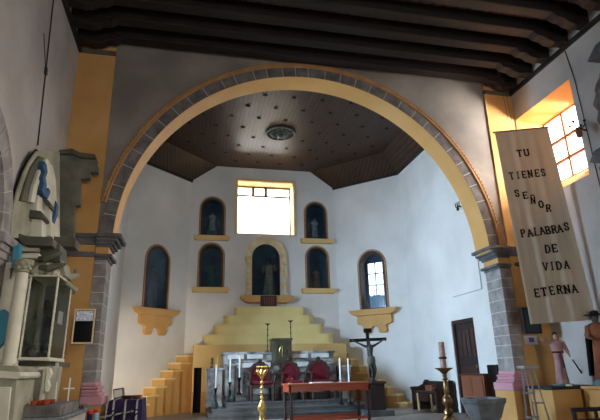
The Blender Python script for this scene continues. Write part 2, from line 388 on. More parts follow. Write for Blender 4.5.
# nave ceiling ------------------------------------------------------------------
struct(MB().box(XL - .6, XR + .6, -6.6, YF, 6.74, 6.82), 'ceiling', 'boards')
struct(MB().box(XL, XL + .05, -6, YF, 6.28, 6.36).box(XR - .05, XR, -6, YF, 6.28, 6.36), 'trim_4', 'beam')
names = ['nearest the chancel arch', 'second from the chancel arch', 'third from the chancel arch', 'fourth from the chancel arch', 'fifth from the chancel arch', 'sixth from the chancel arch', 'seventh from the chancel arch', 'eighth from the chancel arch']
for i in range(8):
    y = 7.80 - i * .49
    t = thing('roof_beam', 'dark timber roof beam, ' + names[i], 'beam', (XC, y, 6.5), 0, 'roof beams over the nave')
    MB().box(XL, XR, y - .10, y + .10, 6.50, 6.74).build('timber', M['beam'], t, bevel=.012)
    for s, xw in ((1, XL), (-1, XR)):
        pr = [(xw, 6.5), (xw, 6.36), (xw + s * .12, 6.36), (xw + s * .28, 6.33), (xw + s * .42, 6.36), (xw + s * .5, 6.42), (xw + s * .62, 6.43), (xw + s * .7, 6.5)]
        MB().prism([pr], y - .09, y + .09).build('corbel', M['beam'], t, bevel=.01)

# ================================================================ CHANCEL ARCH
t = thing('chancel_arch', 'great round arch of grey voussoirs with ochre soffit spanning the chancel', 'arch', (XC, YF, 0))
def sector(mb, r0, r1, a0, a1, y0, y1, n=3):
    p = arc(QC, QS, r1, a0, a1, n) + arc(QC, QS, r0, a1, a0, n); mb.prism([p], y0, y1)
mb = MB(); nb = 30
random.seed(3)
cuts = [0]
while cuts[-1] < 180: cuts.append(cuts[-1] + random.choice((4.2, 5.2, 6.2, 5.6)))
cuts[-1] = 180
for a0, a1 in zip(cuts, cuts[1:]): sector(mb, QR + .005, QR + .20, a0 + .12, a1 - .12, YF - .03, YF)
mb.build('voussoirs', M['stone'], t)
mb = MB(); sector(mb, QR + .006, QR + .195, 0, 180, YF - .024, YF - .001, 60); mb.build('mortar_bed', M['mortar'], t)
mb = MB()
for r, rr in ((QR + .222, .026), (QR + .262, .024)):
    pts = arc(QC, QS, r, 0, 170, 72); mb.tube([(p[0], YF - .03, p[1]) for p in pts], rr, 8)
for i in range(142):
    a = math.radians(1 + i * 1.193); r = QR + .278
    mb.ball((QC + r * math.cos(a), YF - .05, QS + r * math.sin(a)), .018, 5)
mb.build('outer_moulding', M['moulding'], t, smooth=True)
mb = MB(); sector(mb, QR, QR + .05, 0, 180, YF - .02, YF + TH + .005, 64); mb.build('soffit', M['soffit'], t, smooth=True)
# pillars
def pillar(xi, s, label, wd=.23):
    """xi: inner face, s: +1 when the stone lies to the right of it"""
    t = thing('stone_pillar', label, 'pillar', (xi, YF + .3, 0))
    def X(a, b): return sorted((xi + s * a, xi + s * b))
    x0, x1 = X(0, wd); y0, y1 = YF - .02, YF + TH + .01
    core = MB().box(*X(.006, wd - .005), y0 + .006, y1 - .006, .84, 2.70); core.build('mortar_core', M['mortar'], t)
    mb = MB(); z = .85; random.seed(5 + s)
    while z < 2.62:
        h = random.choice((.17, .21, .24)); h = min(h, 2.66 - z)
        c = random.choice((.3, .42))
        mb.box(x0, x1, y0, y0 + c - .008, z, z + h - .018); mb.box(x0, x1, y0 + c + .006, y1, z, z + h - .018); z += h
    mb.build('shaft', M['stone_lit'], t)
    mb = MB()
    for (p, za, zb) in ((.02, 2.64, 2.68), (.07, 2.68, 2.73)): mb.box(*X(-p, wd), y0 - p * .6, y1 + p * .6, za, zb)
    mb.build('neck_band', M['stone_dark'], t, bevel=.006)
    MB().box(*X(-.01, wd - .005), y0 - .005, y1, 2.73, 2.87).build('frieze', M['ochre'], t)
    mb = MB()
    for (p, za, zb) in ((.04, 2.84, 2.88), (.08, 2.88, 2.93), (.13, 2.93, 2.99), (.19, 2.99, 3.05)): mb.box(*X(-p, wd), y0 - p * .5, y1 + p * .5, za, zb)
    mb.build('capital', M['stone_dark'], t, bevel=.008)
    mb = MB()
    for (p, za, zb) in ((.02, .80, .86), (.06, .76, .80), (.05, .71, .76), (.08, .67, .71), (.13, .54, .67)): mb.box(*X(-p, wd), y0 - p * .5, y1 + p * .3, za, zb)
    mb.build('base', M['pink'], t, bevel=.02)
    MB().box(*X(-.11, wd), y0 - .05, y1 + .03, 0, .54).build('plinth', M['ochre'], t)
pillar(XC - RI + .02, -1, 'left stone pillar of the arch with grey capital and pink base, beside the glazed retablo', .18)
pillar(XC + RI - .0, 1, 'right stone pillar of the arch with grey capital and pink base, beside the lettered banner')
# painted pilasters
def pilaster(x0, x1, label):
    t = thing('painted_pilaster', label, 'pilaster', ((x0 + x1) / 2, YF, -.45))
    MB().box(x0, x1, YF - .03, YF, -.45, 6.28).build('shaft', M['ochre'], t)
    MB().box(x0, x1, YF - .06, YF, 6.28, 6.36).build('upper_fillet', M['retablo_dark'], t)
    MB().box(x0, x1, YF - .03, YF, 6.36, 6.62).build('upper_panel', M['ochre'], t)
    MB().box(x0, x1, YF - .05, YF, 2.87, 3.02).box(x0, x1, YF - .07, YF, 2.98, 3.05).build('string_course', M['stone_dark'], t, bevel=.008)
    MB().prism([[(x0 + .12, 2.68), (x1, 2.68), (x1, 2.76), (x0 + .12, 2.76), (x0 + .06, 2.72)]], YF - .05, YF).build('lower_band', M['stone_dark'], t, bevel=.008)
    return t
pilaster(XL, -1.465, 'ochre painted pilaster left of the arch, rising behind the glazed retablo')
pilaster(5.73, XR, 'ochre painted pilaster right of the arch, behind the lettered banner')

# ================================================================ STATUES
def statue(name, label, cat, loc, h, rz, robe, skinm='skin', pose='pray', hair=True, group=None, slim=1, seg=18, coarse=True):
    """standing figure facing -y before rotation; h = full height"""
    t = thing(name, label, cat, loc, rz, group)
    T = Matrix.Translation(Vector(loc)) @ Matrix.Rotation(rz, 4, 'Z') @ Matrix.Scale(h, 4)
    def W(p): q = T @ Vector(p[:3]); return (q.x, q.y, q.z, p[3] * h)
    if pose == 'pray':
        arms = [(-.115, 0, .80, .034), (-.15, -.03, .66, .028), (-.05, -.12, .70, .02), (-.015, -.135, .735, .018),
                (.115, 0, .80, .034), (.15, -.03, .66, .028), (.05, -.12, .70, .02), (.015, -.135, .735, .018)]
    elif pose == 'reach':
        arms = [(-.115, 0, .80, .034), (-.20, -.05, .84, .026), (-.29, -.10, .86, .02), (-.34, -.12, .865, .018),
                (.115, 0, .80, .034), (.16, -.01, .66, .028), (.19, -.05, .55, .02), (.20, -.07, .50, .018)]
    else:
        arms = [(-.115, 0, .80, .034), (-.16, -.01, .66, .028), (-.13, -.10, .60, .02), (-.10, -.14, .61, .018),
                (.115, 0, .80, .034), (.17, -.04, .68, .028), (.19, -.10, .76, .02), (.20, -.12, .80, .018)]
    body = [(0, 0, .48, .075), (0, 0, .60, .08), (0, 0, .72, .085), (0, 0, .81, .06), (0, 0, .85, .03), (0, -.005, .885, .042), (0, -.008, .93, .052), (0, 0, .972, .036)]
    pts = [W(p) for p in body + arms]
    e = [(0, 1), (1, 2), (2, 3), (3, 4), (4, 5), (5, 6), (6, 7), (3, 8), (8, 9), (9, 10), (10, 11), (3, 12), (12, 13), (13, 14), (14, 15)]
    skin('body', pts, e, skinm, t, 1 if coarse else 2)
    rb = MB(); rb.T = T
    prof = [(.155, .115, .0), (.165, .125, .02), (.15, .11, .12), (.13, .095, .3), (.115, .085, .48), (.1, .075, .60), (.125, .085, .72), (.13, .075, .79), (.075, .055, .835), (.036, .036, .85)]
    vs = []; fs = []
    for (a, b, z) in prof:
        if z < .6: a, b = a * slim, b * slim
        for k in range(seg):
            q = 2 * PI * k / seg; w_ = 1 + (.09 * math.cos(q * 7) if z < .5 else .03 * math.cos(q * 5)) * (1 - z)
            vs.append((a * w_ * math.cos(q), b * w_ * math.sin(q), z))
    for i in range(len(prof) - 1):
        for k in range(seg): l = (k + 1) % seg; fs.append((i * seg + k, i * seg + l, (i + 1) * seg + l, (i + 1) * seg + k))
    fs.append(tuple(range(seg - 1, -1, -1))); rb.add(vs, fs)
    r_ = rb.build('robe', M[robe], t, smooth=True)
    for s in (0, 4):
        sl = MB(); sl.T = T
        A_, B_, C_ = arms[s], arms[s + 1], arms[s + 2]
        sl.tube([A_[:3], B_[:3], tuple(B_[i] * .35 + C_[i] * .65 for i in range(3))], [.046, .042, .036], 8)
        sl.build('sleeve', M[robe], t, smooth=True)
    if hair:
        hb = MB(); hb.T = T
        hb.ball((0, .012, .945), .056, 12, 1, 1, 1.1); hb.tube([(0, .035, .94), (0, .05, .88), (0, .05, .82)], [.05, .048, .03], 8)
        hb.build('hair', M['hair'], t, smooth=True)
    fb = MB(); fb.T = T                                   # face
    fb.add([(0, -.066, .925), (-.008, -.05, .922), (.008, -.05, .922), (0, -.05, .948)], [(0, 1, 3), (0, 3, 2), (0, 2, 1), (1, 2, 3)])
    fb.build('nose', M[skinm], t)
    eb = MB(); eb.T = T
    for s in (-1, 1): eb.ball((s * .018, -.049, .94), .006, 6)
    eb.box(-.014, .014, -.053, -.046, .905, .909)
    eb.build('eyes_and_mouth', M['hair'], t)
    return t, T

# ================================================================ NICHES
def niche(fr, spec, label, frame_m='frame_dark', depth=.34, lining='niche_blue', sill_w=None, beads=True, sill=True, glass=True, back=True):
    cu, w, z0, z1 = spec
    base = fr.P(cu, 0, z0); rz = math.atan2(fr.U.y, fr.U.x)
    t = thing('wall_niche', label, 'niche', tuple(base), rz)
    o = MB(fr); inner = arched(cu, w - .04, z0 + .02, z1 - .02); outer = arched(cu, w - .004, z0 + .002, z1 - .002)
    o.prism([outer, inner], -.002, -depth)
    if back: o.prism([outer], -depth, -depth - .03)
    o.build('recess', M[lining], t)
    o = MB(fr); o.prism([arched(cu, w + .02, z0, z1 + .01), arched(cu, w - .07, z0 + .04, z1 - .035)], -.03, .02); o.build('frame', M[frame_m], t)
    if beads:
        o = MB(fr); o.prism([arched(cu, w + .13, z0, z1 + .065), arched(cu, w + .01, z0 - .01, z1 + .005)], 0, .012); o.build('border_band', M['frame_dark'], t)
        o = MB(fr); r = w / 2 + .035; zc = z1 - w / 2; n = 0
        z = z0 + .03
        while z < zc: o.ball((cu - r, .012, z), .021, 6); o.ball((cu + r, .012, z), .021, 6); z += .055
        k = max(8, int(PI * r / .055))
        for i in range(k + 1): a = PI * i / k; o.ball((cu + r * math.cos(a), .012, zc + r * math.sin(a)), .021, 6)
        o.build('beaded_border', M['bead'], t)
    if glass: MB(fr).prism([arched(cu, w - .06, z0 + .03, z1 - .03)], -.012, -.018).build('glass_pane', M['niche_glass'], t)
    if sill:
        sw = sill_w or w + .42
        o = MB(fr); o.prism([[(cu - sw / 2 + .03, z0 - .14), (cu + sw / 2 - .05, z0 - .14), (cu + sw / 2, z0 - .06), (cu + sw / 2 - .05, z0 - .0), (cu - sw / 2, z0 - .0)]], .0, .15)
        o.build('sill', M['ochre_light'], t, bevel=.012)
    return t
niche(FB, NW['ul'], 'arched niche with pale statue, upper left of the back wall window')
niche(FB, NW['ll'], 'arched niche with green backdrop, lower left beside the central niche')
niche(FB, NW['ur'], 'arched niche with white statue, upper right of the back wall window')
niche(FB, NW['lr'], 'arched niche with darkened glass, lower right beside the central niche', lining='niche_blue')
def in_niche(fr, spec, dz=.03, n=-.17): p = fr.P(spec[0], n, spec[2] + dz); return (p.x, p.y, p.z)
statue('saint_statue', 'small white robed statue behind glass in the upper left niche', 'statue', in_niche(FB, NW['ul'], .22), .58, 0, 'robe_white', hair=True)
MB().box(.4, .69, 14.36, 14.58, 4.77, 4.95).build('statue_plinth', M['teal_base'], at=(.545, 14.47, 4.77), bevel=.01)
tag(bpy.data.objects['statue_plinth'], 'little plinth under the white statue in the upper left niche', 'plinth')
statue('saint_statue', 'small dark statue with green cloak in the lower left niche', 'statue', in_niche(FB, NW['ll']), .74, 0, 'robe_green', 'skin_dark', pose='hold')
statue('saint_statue', 'small white veiled statue behind glass in the upper right niche', 'statue', in_niche(FB, NW['ur'], .12), .62, .1, 'robe_white', hair=False)
statue('saint_statue', 'small brown robed statue behind glass in the lower right niche', 'statue', in_niche(FB, NW['lr']), .62, 0, 'robe_brown', 'skin_dark')
# central niche with ornate cream columns
t = niche(FB, NW['c'], 'large central niche framed by carved cream and gilt columns on the back wall', depth=.42, beads=False, sill=False, frame_m='gilt_cream')
cu, w_, z0, z1 = NW['c']; zc = z1 - w_ / 2
o = MB(FB); o.prism([arc(cu, zc, w_ / 2 + .16, 0, 180, 24) + arc(cu, zc, w_ / 2 + .01, 180, 0, 24)], 0, .07)
o.prism([arc(cu, zc, w_ / 2 + .17, 0, 180, 24) + arc(cu, zc, w_ / 2 + .12, 180, 0, 24)], 0, .10); o.build('archivolt', M['gilt_cream'], t, bevel=.01)
for s in (-1, 1):
    x = cu + s * (w_ / 2 + .085); o = MB(FB)
    o.lathe((x, .10, z0 + .02), [(.085, 0), (.085, .06), (.06, .08), (.045, .12), (.055, .2), (.07, .3), (.055, .4), (.045, .44), (.06, .48), (.04, .52), (.055, .62), (.065, .72), (.05, .84), (.04, .88), (.07, .92), (.085, .98), (.09, 1.05), (.09, zc - z0 - .02)], 10)
    o.build('column', M['gilt_cream'], t, smooth=True)
    for z in (.34, .66, .95):
        o = MB(FB); o.ball((x, .16, z0 + z), .032, 7); o.ball((x - .03, .15, z0 + z - .03), .02, 6); o.ball((x + .03, .15, z0 + z - .03), .02, 6)
        o.build('gilt_carving', M['gold'], t, smooth=True)
o = MB(FB); o.prism([[(1.38, 3.0), (2.92, 3.0), (2.92, 2.94), (2.82, 2.86), (2.72, 2.80), (1.58, 2.80), (1.48, 2.86), (1.38, 2.94)]], 0, .24); o.build('sill', M['ochre'], t, bevel=.02)
statue('patron_saint_statue', 'tarnished gold robed statue standing in the central niche', 'statue', (2.26, 14.47, 3.03), 1.14, -.1, 'robe_gold', 'skin_dark', pose='hold')
# little wooden gate box
t = thing('wooden_box', 'small brown wooden box with spindle front on the central sill', 'box', (2.17, 14.02, 2.682))
MB().prism([rect(1.94, 2.40, 2.682, 2.99), rect(1.985, 2.355, 2.725, 2.95)], 13.99, 14.05).box(1.94, 2.40, 14.035, 14.05, 2.682, 2.99).build('frame', M['dark_wood'], t)
for x in (2.05, 2.12, 2.18, 2.25, 2.30): MB().tube([(x, 14.0, 2.725), (x, 14.0, 2.95)], .014, 6).build('spindle', M['brown_wood'], t)

# oblique niches with scalloped brackets
def bracket(t, fr, cu, zt):
    sw = .75
    o = MB(fr); o.prism([[(cu - sw, zt), (cu + sw, zt), (cu + sw - .1, zt - .12), (cu + sw - .22, zt - .17), (cu - sw + .22, zt - .17), (cu - sw + .1, zt - .12)]], 0, .2)
    o.build('shelf', M['ochre'], t, bevel=.02)
    zb = zt - .17
    prof = [(-.52, zb), (-.53, zb - .18), (-.50, zb - .235), (-.43, zb - .245)] + arc(-.43, zb - .335, .09, 88, 0, 8) + [(-.36, zb - .40), (-.35, zb - .46), (-.30, zb - .49), (-.17, zb - .49), (-.125, zb - .46)] + arc(0, zb - .42, .12, 180, 96, 8)
    full = prof + [(-x, z) for x, z in reversed(prof)]
    full = [(cu + x, z) for x, z in full]
    o = MB(fr); o.prism([full], 0, .10); o.build('scalloped_bracket', M['ochre'], t, bevel=.008)
t = niche(FCL, LN, 'tall arched niche with dark blue glass on the left oblique wall', sill=False); bracket(t, FCL, LN[0], LN[2])
p = in_niche(FCL, LN)
statue('saint_statue', 'shadowy blue-grey statue in the tall left oblique niche', 'statue', p, 1.15, PI / 4, 'robe_grey', 'skin_dark')
# right: a niche with a real window behind
t = niche(FCR, RN, 'tall arched niche with a daylit window and net curtain on the right oblique wall', sill=False, back=False, glass=True, depth=.32, lining='niche_brown'); bracket(t, FCR, RN[0], RN[2])
cu, w_, z0, z1 = RN
o = MB(FCR); o.prism([arched(cu, w_, z0, z1), rect(cu - .30, cu + .20, z0 + .40, z1 - .26)], -.325, -.36); o.build('back_panel', M['niche_blue'], t)
o = MB(FCR)
for u in (cu - .30, cu - .05, cu + .20): o.box(u - .014, u + .014, -.32, -.35, z0 + .4, z1 - .25)
for k in range(4): z = z0 + .40 + k * (z1 - .26 - z0 - .40) / 3; o.box(cu - .30, cu + .20, -.32, -.35, z - .013, z + .013)
o.build('window_bars', M['dark_wood'], t)
MB(FCR).box(cu - .30, cu + .20, -.34, -.343, z0 + .40, z1 - .26).build('window_glass', M['glass'], t)
o = MB(FCR); n = 30; vs = []; fs = []
for i in range(n + 1):
    u = cu - .22 + .44 * i / n; d = -.2 + .02 * math.sin(i * 1.3)
    for dd in (0, -.006): vs += [(u, d + dd, z0 + .03), (u, d + dd, z0 + .46 - .06 * math.sin(i / n * PI * 3) ** 2)]
for i in range(n):
    a = i * 4; b = a + 4; fs += [(a, b, b + 1, a + 1), (a + 2, a + 3, b + 3, b + 2), (a + 1, b + 1, b + 3, a + 3), (a, a + 2, b + 2, b)]
o.add(vs, fs); o.build('net_curtain', M['curtain'], t, smooth=True)

# ================================================================ STEPPED YELLOW MOUNT
t = thing('stepped_mount', 'broad stepped yellow masonry mount rising in tiers behind the marble altar', 'masonry steps', (2.14, 13.9, 0))
def tierplan(x0, x1, yf, r=.22, bow=.10):
    n = 14; pts = [(x0, AYB)]
    pts += [(x0 + r - r * math.cos(a), yf + r - r * math.sin(a)) for a in [PI / 2 * i / 6 for i in range(7)]]
    pts += [(x0 + r + (x1 - x0 - 2 * r) * i / n, yf - bow * math.sin(PI * i / n)) for i in range(1, n)]
    pts += [(x1 - r + r * math.sin(a), yf + r - r * math.cos(a)) for a in [PI / 2 * i / 6 for i in range(7)]]
    pts += [(x1, AYB)]
    return pts
tiers = [(1.24, 3.20, 14.02, 2.43, 2.68), (.94, 3.44, 13.86, 2.17, 2.43), (.68, 3.69, 13.72, 1.90, 2.17), (.41, 3.94, 13.58, 1.63, 1.90)]
for (x0, x1, yf, za, zb) in tiers:
    r = .06 if zb > 2.6 else .22
    mb = MB(); mb.prism([tierplan(x0, x1, yf, r, .05)], za - .01, zb - .03, 'un'); mb.prism([tierplan(x0 - .02, x1 + .02, yf - .02, r, .05)], zb - .03, zb, 'un')
    mb.build('tier', M['yellow_step'], t, smooth=True)
bx0, bx1, byf = .14, 4.20, 13.42
mb = MB(); mb.box(bx0, .175, byf, AYB, .5, 1.62).box(.37, bx1, byf, AYB, .5, 1.62).box(.175, .37, byf, AYB, 1.08, 1.62).box(.175, .37, byf + .3, AYB, .5, 1.08)
mb.box(bx0 - .015, bx1 + .015, byf - .015, AYB, 1.60, 1.63)
mb.build('base_block', M['ochre_light'], t)
mb = MB(); mb.box(bx0 - .005, .175, byf - .005, AYB, 0, .5).box(.37, bx1 + .005, byf - .005, AYB, 0, .5).box(.175, .37, byf + .3, AYB, 0, .5)
mb.build('lower_dado', M['ochre_dark'], t)
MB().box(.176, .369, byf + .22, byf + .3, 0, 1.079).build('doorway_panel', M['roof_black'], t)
def stair(fr, us, label, mirror):
    """steps along an oblique wall; us from the top step down"""
    t = thing('masonry_stair', label, 'stairs', tuple(fr.P(us[0][0], 0, 0)), math.atan2(fr.U.y, fr.U.x))
    for (u, zt, dp) in us:
        w2 = .165
        o = MB(fr).box(u - w2, u + w2, 0, dp, 0, zt - .035).build('step', M['ochre'], t)
        MB(fr).box(u - w2 - .012, u + w2 + .012, 0, dp + .015, zt - .035, zt).build('lit_tread', M['yellow_step'], o)  # lighter slab: light falling on the step tops put into the colour
LL = [(2.05 - i * .24, 1.38 - i * .165, .42) for i in range(8)]
stair(FCL, [(2.08 - i * .255, 1.40 - i * .185, .44) for i in range(7)], 'yellow masonry stair against the left oblique wall', 0)
stair(FCR, [(.12 + i * .255, 1.42 - i * .185, .44) for i in range(8)], 'yellow masonry stair against the right oblique wall, behind the crucifix', 1)

# ================================================================ ALTAR
t = thing('marble_altar', 'grey veined marble altar with stepped retable and white plaques behind the red chairs', 'altar', (2.2, 12.6, 0))
AX0, AX1 = .84, 3.52
mb = MB().box(AX0, AX1, 12.30, 13.1, .45, 1.34).box(AX0 - .03, AX1 + .03, 12.26, 13.12, 1.34, 1.40); mb.build('altar_block', M['marble'], t, bevel=.01)
for (a, b) in ((.46, .80), (3.57, 3.90)):
    mb = MB().box(a, b, 12.15, 12.6, .23, 1.0).box(a - .03, b + .03, 12.12, 12.62, 1.0, 1.05).box(a - .02, b + .02, 12.12, 12.62, .22, .32); mb.build('side_pedestal', M['marble'], t, bevel=.01)
for (a, b) in ((.86, 1.08), (3.28, 3.5)):
    mb = MB().box(a, b, 12.08, 12.3, .45, 1.08).box(a - .03, b + .03, 12.05, 12.3, 1.08, 1.13); mb.build('front_pier', M['marble'], t, bevel=.01)
mb = MB().box(1.1, 3.26, 12.18, 12.3, .45, 1.16).box(1.08, 3.28, 12.15, 12.3, 1.16, 1.2); mb.build('gradine', M['marble'], t, bevel=.01)
for (a, b) in ((.92, 1.30), (1.38, 1.76), (2.48, 2.86), (2.94, 3.38)):
    MB().box(a, b, 12.235, 12.26, 1.24, 1.34).build('white_plaque', M['marble_pale'], t, bevel=.006)
for (a, b) in ((1.12, 1.56), (1.60, 1.92), (2.48, 2.84), (2.90, 3.2)):
    MB().box(a, b, 12.13, 12.15, 1.04, 1.15).build('white_plaque', M['marble_pale'], t, bevel=.006)
# steps
t = thing('altar_steps', 'grey marble steps in front of the altar, below the red chairs', 'steps', (2.3, 11.6, 0))
for (a, b, y, za, zb) in ((.5, 4.35, 11.06, 0, .11), (.56, 4.1, 11.16, .11, .22), (.86, 3.53, 11.32, .22, .33), (.88, 3.5, 12.02, .33, .45)):
    mb = MB().box(a, b, y, 13.3, za, zb - .03).box(a - .02, b + .02, y - .025, 13.3, zb - .03, zb); mb.build('step', M['marble_dark'], t, bevel=.006)
# tabernacle
t = thing('tabernacle', 'dark bronze tabernacle box with arched relief door on the altar centre', 'tabernacle', (2.2, 12.3, 1.12))
MB().box(1.97, 2.43, 12.10, 12.5, 1.13, 1.66).box(1.95, 2.45, 12.08, 12.52, 1.64, 1.70).box(1.95, 2.45, 12.08, 12.52, 1.10, 1.15).build('case', M['tabernacle'], t, bevel=.008)
mb = MB(); mb.prism([arched(2.2, .34, 1.2, 1.6), arched(2.2, .28, 1.22, 1.57)], 12.085, 12.10)
mb.build('arched_frame', M['tabernacle'], t)
mb = MB(); mb.tube([(2.13, 12.085, 1.36), (2.14, 12.08, 1.46), (2.19, 12.08, 1.52)], [.012, .018, .012], 6); mb.tube([(2.27, 12.085, 1.36), (2.26, 12.08, 1.46), (2.21, 12.08, 1.52)], [.012, .018, .012], 6); mb.tube([(2.2, 12.085, 1.28), (2.2, 12.08, 1.50)], .01, 6)
mb.build('relief', M['brass'], t, smooth=True)
# tall thin candle stands at the tabernacle
def iron_stick(x, y, z0, z1, label):
    t = thing('iron_candle_stand', label, 'candle stand', (x, y, z0), 0)
    MB().lathe((x, y, z0), [(.05, 0), (.05, .015), (.015, .03)], 10).build('foot', M['black_metal'], t)
    mb = MB().tube([(x, y, z0 + .02), (x, y, z1)], .011, 6)
    for k in range(1, 5): mb.ball((x, y, z0 + (z1 - z0) * k / 5), .02, 7)
    mb.build('stem', M['black_metal'], t, smooth=True)
    MB().lathe((x, y, z1), [(.015, -.03), (.03, -.01), (.065, 0), (.065, .012), (.02, .014)], 10).build('drip_pan', M['black_metal'], t)
iron_stick(1.885, 12.35, 1.40, 2.05, 'tall thin black candle stand just left of the tabernacle')
iron_stick(2.54, 12.75, 1.40, 2.16, 'tall thin black candle stand just right of the tabernacle')
def candle(x, y, z0, z1, label, stick=True, r=.018):
    t = thing('candle_holder', label, 'candle', (x, y, z0))
    zc = z0 + (z1 - z0) * (.44 if stick else .12)
    mb = MB().lathe((x, y, z0), [(.07, 0), (.06, .02), (.03, .05), (.018, .09), (.03, (zc - z0) * .5), (.014, (zc - z0) * .7), (.03, zc - z0 - .03), (.055, zc - z0), (.02, zc - z0 + .005)], 10)
    mb.build('stick', M['black_metal'], t, smooth=True)
    MB().tube([(x, y, zc), (x, y, z1)], r, 8).build('white_candle', M['white_wax'], t, smooth=True)
candle(.645, 11.92, .22, 1.12, 'leftmost white candle on a dark holder before the altar')
candle(.95, 11.80, .33, 1.25, 'second white candle from the left before the altar')
candle(1.19, 12.10, .45, 1.30, 'third white candle from the left, beside the left red chair')
candle(3.10, 12.10, .45, 1.22, 'white candle directly right of the right red chair')
candle(3.34, 11.2, .22, 1.20, 'white candle standing between the right red chair and the crucifix')
candle(3.52, 11.15, .22, 1.18, 'rightmost white candle, nearest the crucifix')
# small gilt vase with light candle on left pedestal
t = thing('brass_figurine', 'small brass ornament standing on the left marble pedestal', 'ornament', (.56, 12.35, 1.05))
MB().lathe((.56, 12.35, 1.05), [(.05, 0), (.04, .02), (.02, .05), (.04, .1), (.03, .15), (.015, .18)], 10).build('foot', M['brass'], t, smooth=True)
MB().ball((.56, 12.35, 1.26), .04, 8).build('knob', M['brass'], t, smooth=True)
o = MB().tube([(.70, 12.4, 1.05), (.70, 12.4, 1.30)], .02, 8).build('candle', M['ochre_light'], at=(.7, 12.4, 1.05), smooth=True); tag(o, 'short yellow candle on the left marble pedestal', 'candle')
for x, lab in ((.62, 'dark potted twigs at the foot of the left marble pedestal'), (1.0, 'small dark vase at the foot of the left front pier')):
    t = thing('altar_vase', lab, 'vase', (x, 11.62 if x > .9 else 11.5, .33 if x > .9 else .22)); y = 11.62 if x > .9 else 11.5; z = .33 if x > .9 else .22
    MB().lathe((x, y, z), [(.04, 0), (.065, .05), (.06, .1), (.03, .14), (.04, .17)], 10).build('vessel', M['medallion'], t, smooth=True)
    for k in range(5):
        a = k * 1.26; MB().tube([(x, y, z + .16), (x + .04 * math.cos(a), y + .04 * math.sin(a), z + .24), (x + .09 * math.cos(a), y + .07 * math.sin(a), z + .28)], [.006, .012, .003], 5).build('leaf', M['retablo_dark'], t)

# ================================================================ CARVED CHAIRS
def throne(x, y, z, label, hh=.92, w=.62):
    t = thing('carved_chair', label, 'chair', (x, y, z), 0, 'carved red velvet chairs before the altar')
    sz = .34; yb = y + .24; yf = y - .24
    for s in (-1, 1):
        mb = MB().lathe((x + s * (w / 2 - .05), yf, z), [(.03, 0), (.022, .05), (.035, .12), (.022, .2), (.034, .3), (.03, sz)], 8); mb.build('leg', M['dark_wood'], t, smooth=True)
        mb = MB().tube([(x + s * (w / 2 - .05), yb, z), (x + s * (w / 2 - .05), yb, z + sz)], .026, 8); mb.build('leg', M['dark_wood'], t, smooth=True)
        mb = MB().tube([(x + s * (w / 2 - .03), yf, z + sz), (x + s * (w / 2 - .02), yf, z + sz + .2), (x + s * (w / 2 - .03), yf - .03, z + sz + .23)], .022, 8)
        mb.tube([(x + s * (w / 2 - .03), yf - .04, z + sz + .235), (x + s * (w / 2 - .03), y, z + sz + .22), (x + s * (w / 2 - .04), yb, z + sz + .27)], .026, 8)
        mb.build('armrest', M['dark_wood'], t, smooth=True)
    MB().box(x - w / 2 + .02, x + w / 2 - .02, yf - .02, yb + .02, z + sz - .07, z + sz).build('seat_rail', M['dark_wood'], t, bevel=.01)
    MB().box(x - w / 2 + .05, x + w / 2 - .05, yf, yb - .02, z + sz, z + sz + .07).build('seat_cushion', M['red_velvet'], t, bevel=.03)
    top = z + hh
    def outline(k, wob):
        pts = []; n = 40
        for i in range(n + 1):
            a = PI * i / n; ex = (w / 2 - k) * math.cos(a); ez = (.34 - k) * math.sin(a)
            m = 1 + (wob * math.sin(i * PI / 2.5)); pts.append((x + ex * m, top - .34 + ez * m))
        return [(x - w / 2 + k + .05, z + sz + .06), (x + w / 2 - k - .05, z + sz + .06)] + pts
    MB().prism([outline(0, .035), outline(.085, 0)], yb - .03, yb + .04).build('carved_back_frame', M['dark_wood'], t, bevel=.008)
    MB().prism([outline(.08, 0)], yb - .015, yb + .03).build('backrest', M['red_velvet'], t)
    MB().ball((x, yb - .02, top + .02), .045, 8, 1.3, .6, 1).build('crest', M['dark_wood'], t, smooth=True)
    return t
throne(1.62, 11.60, .33, 'left of the three carved chairs with crimson velvet back', .83, .58)
tc = throne(2.31, 11.60, .33, 'middle of the three carved chairs, narrower oval crimson back', .85, .54)
throne(3.00, 11.60, .33, 'right of the three carved chairs with crimson velvet back', .86, .6)

# ================================================================ TABLE
t = thing('altar_table', 'long reddish-brown wooden table with carved apron and turned legs in front of the altar', 'table', (2.54, 9.45, 0))
tx0, tx1, ty0, ty1, tz = 1.79, 3.30, 9.2, 9.85, .72
MB().box(tx0 - .02, tx1 + .02, ty0 - .03, ty1 + .03, tz - .035, tz).build('tabletop', M['red_wood'], t, bevel=.008)
ap = [(tx0, tz - .035)] + [(tx0 + (tx1 - tx0) * i / 40, tz - .15 + .025 * abs(math.sin(i / 40 * PI * 3))) for i in range(41)] + [(tx1, tz - .035)]
mb = MB(); mb.prism([ap], ty0, ty0 + .03); mb.prism([ap], ty1 - .03, ty1); mb.box(tx0, tx0 + .03, ty0, ty1, tz - .14, tz - .035); mb.box(tx1 - .03, tx1, ty0, ty1, tz - .14, tz - .035); mb.build('apron', M['red_wood'], t)
for xx in (tx0 + .035, tx1 - .035):
    for yy in (ty0 + .035, ty1 - .035):
        pr = [(.03, 0), (.02, .04), (.032, .08), (.032, .16)] + [((.018 if i % 2 else .03), .19 + i * .035) for i in range(10)] + [(.034, .56), (.034, tz - .035)]
        MB().lathe((xx, yy, 0), pr, 10).build('leg', M['dark_wood'], t, smooth=True)
MB().box(tx0 + .03, tx1 - .03, ty0 + .02, ty0 + .05, .10, .15).box(tx0 + .03, tx1 - .03, ty1 - .05, ty1 - .02, .10, .15).build('stretcher', M['red_wood'], t)
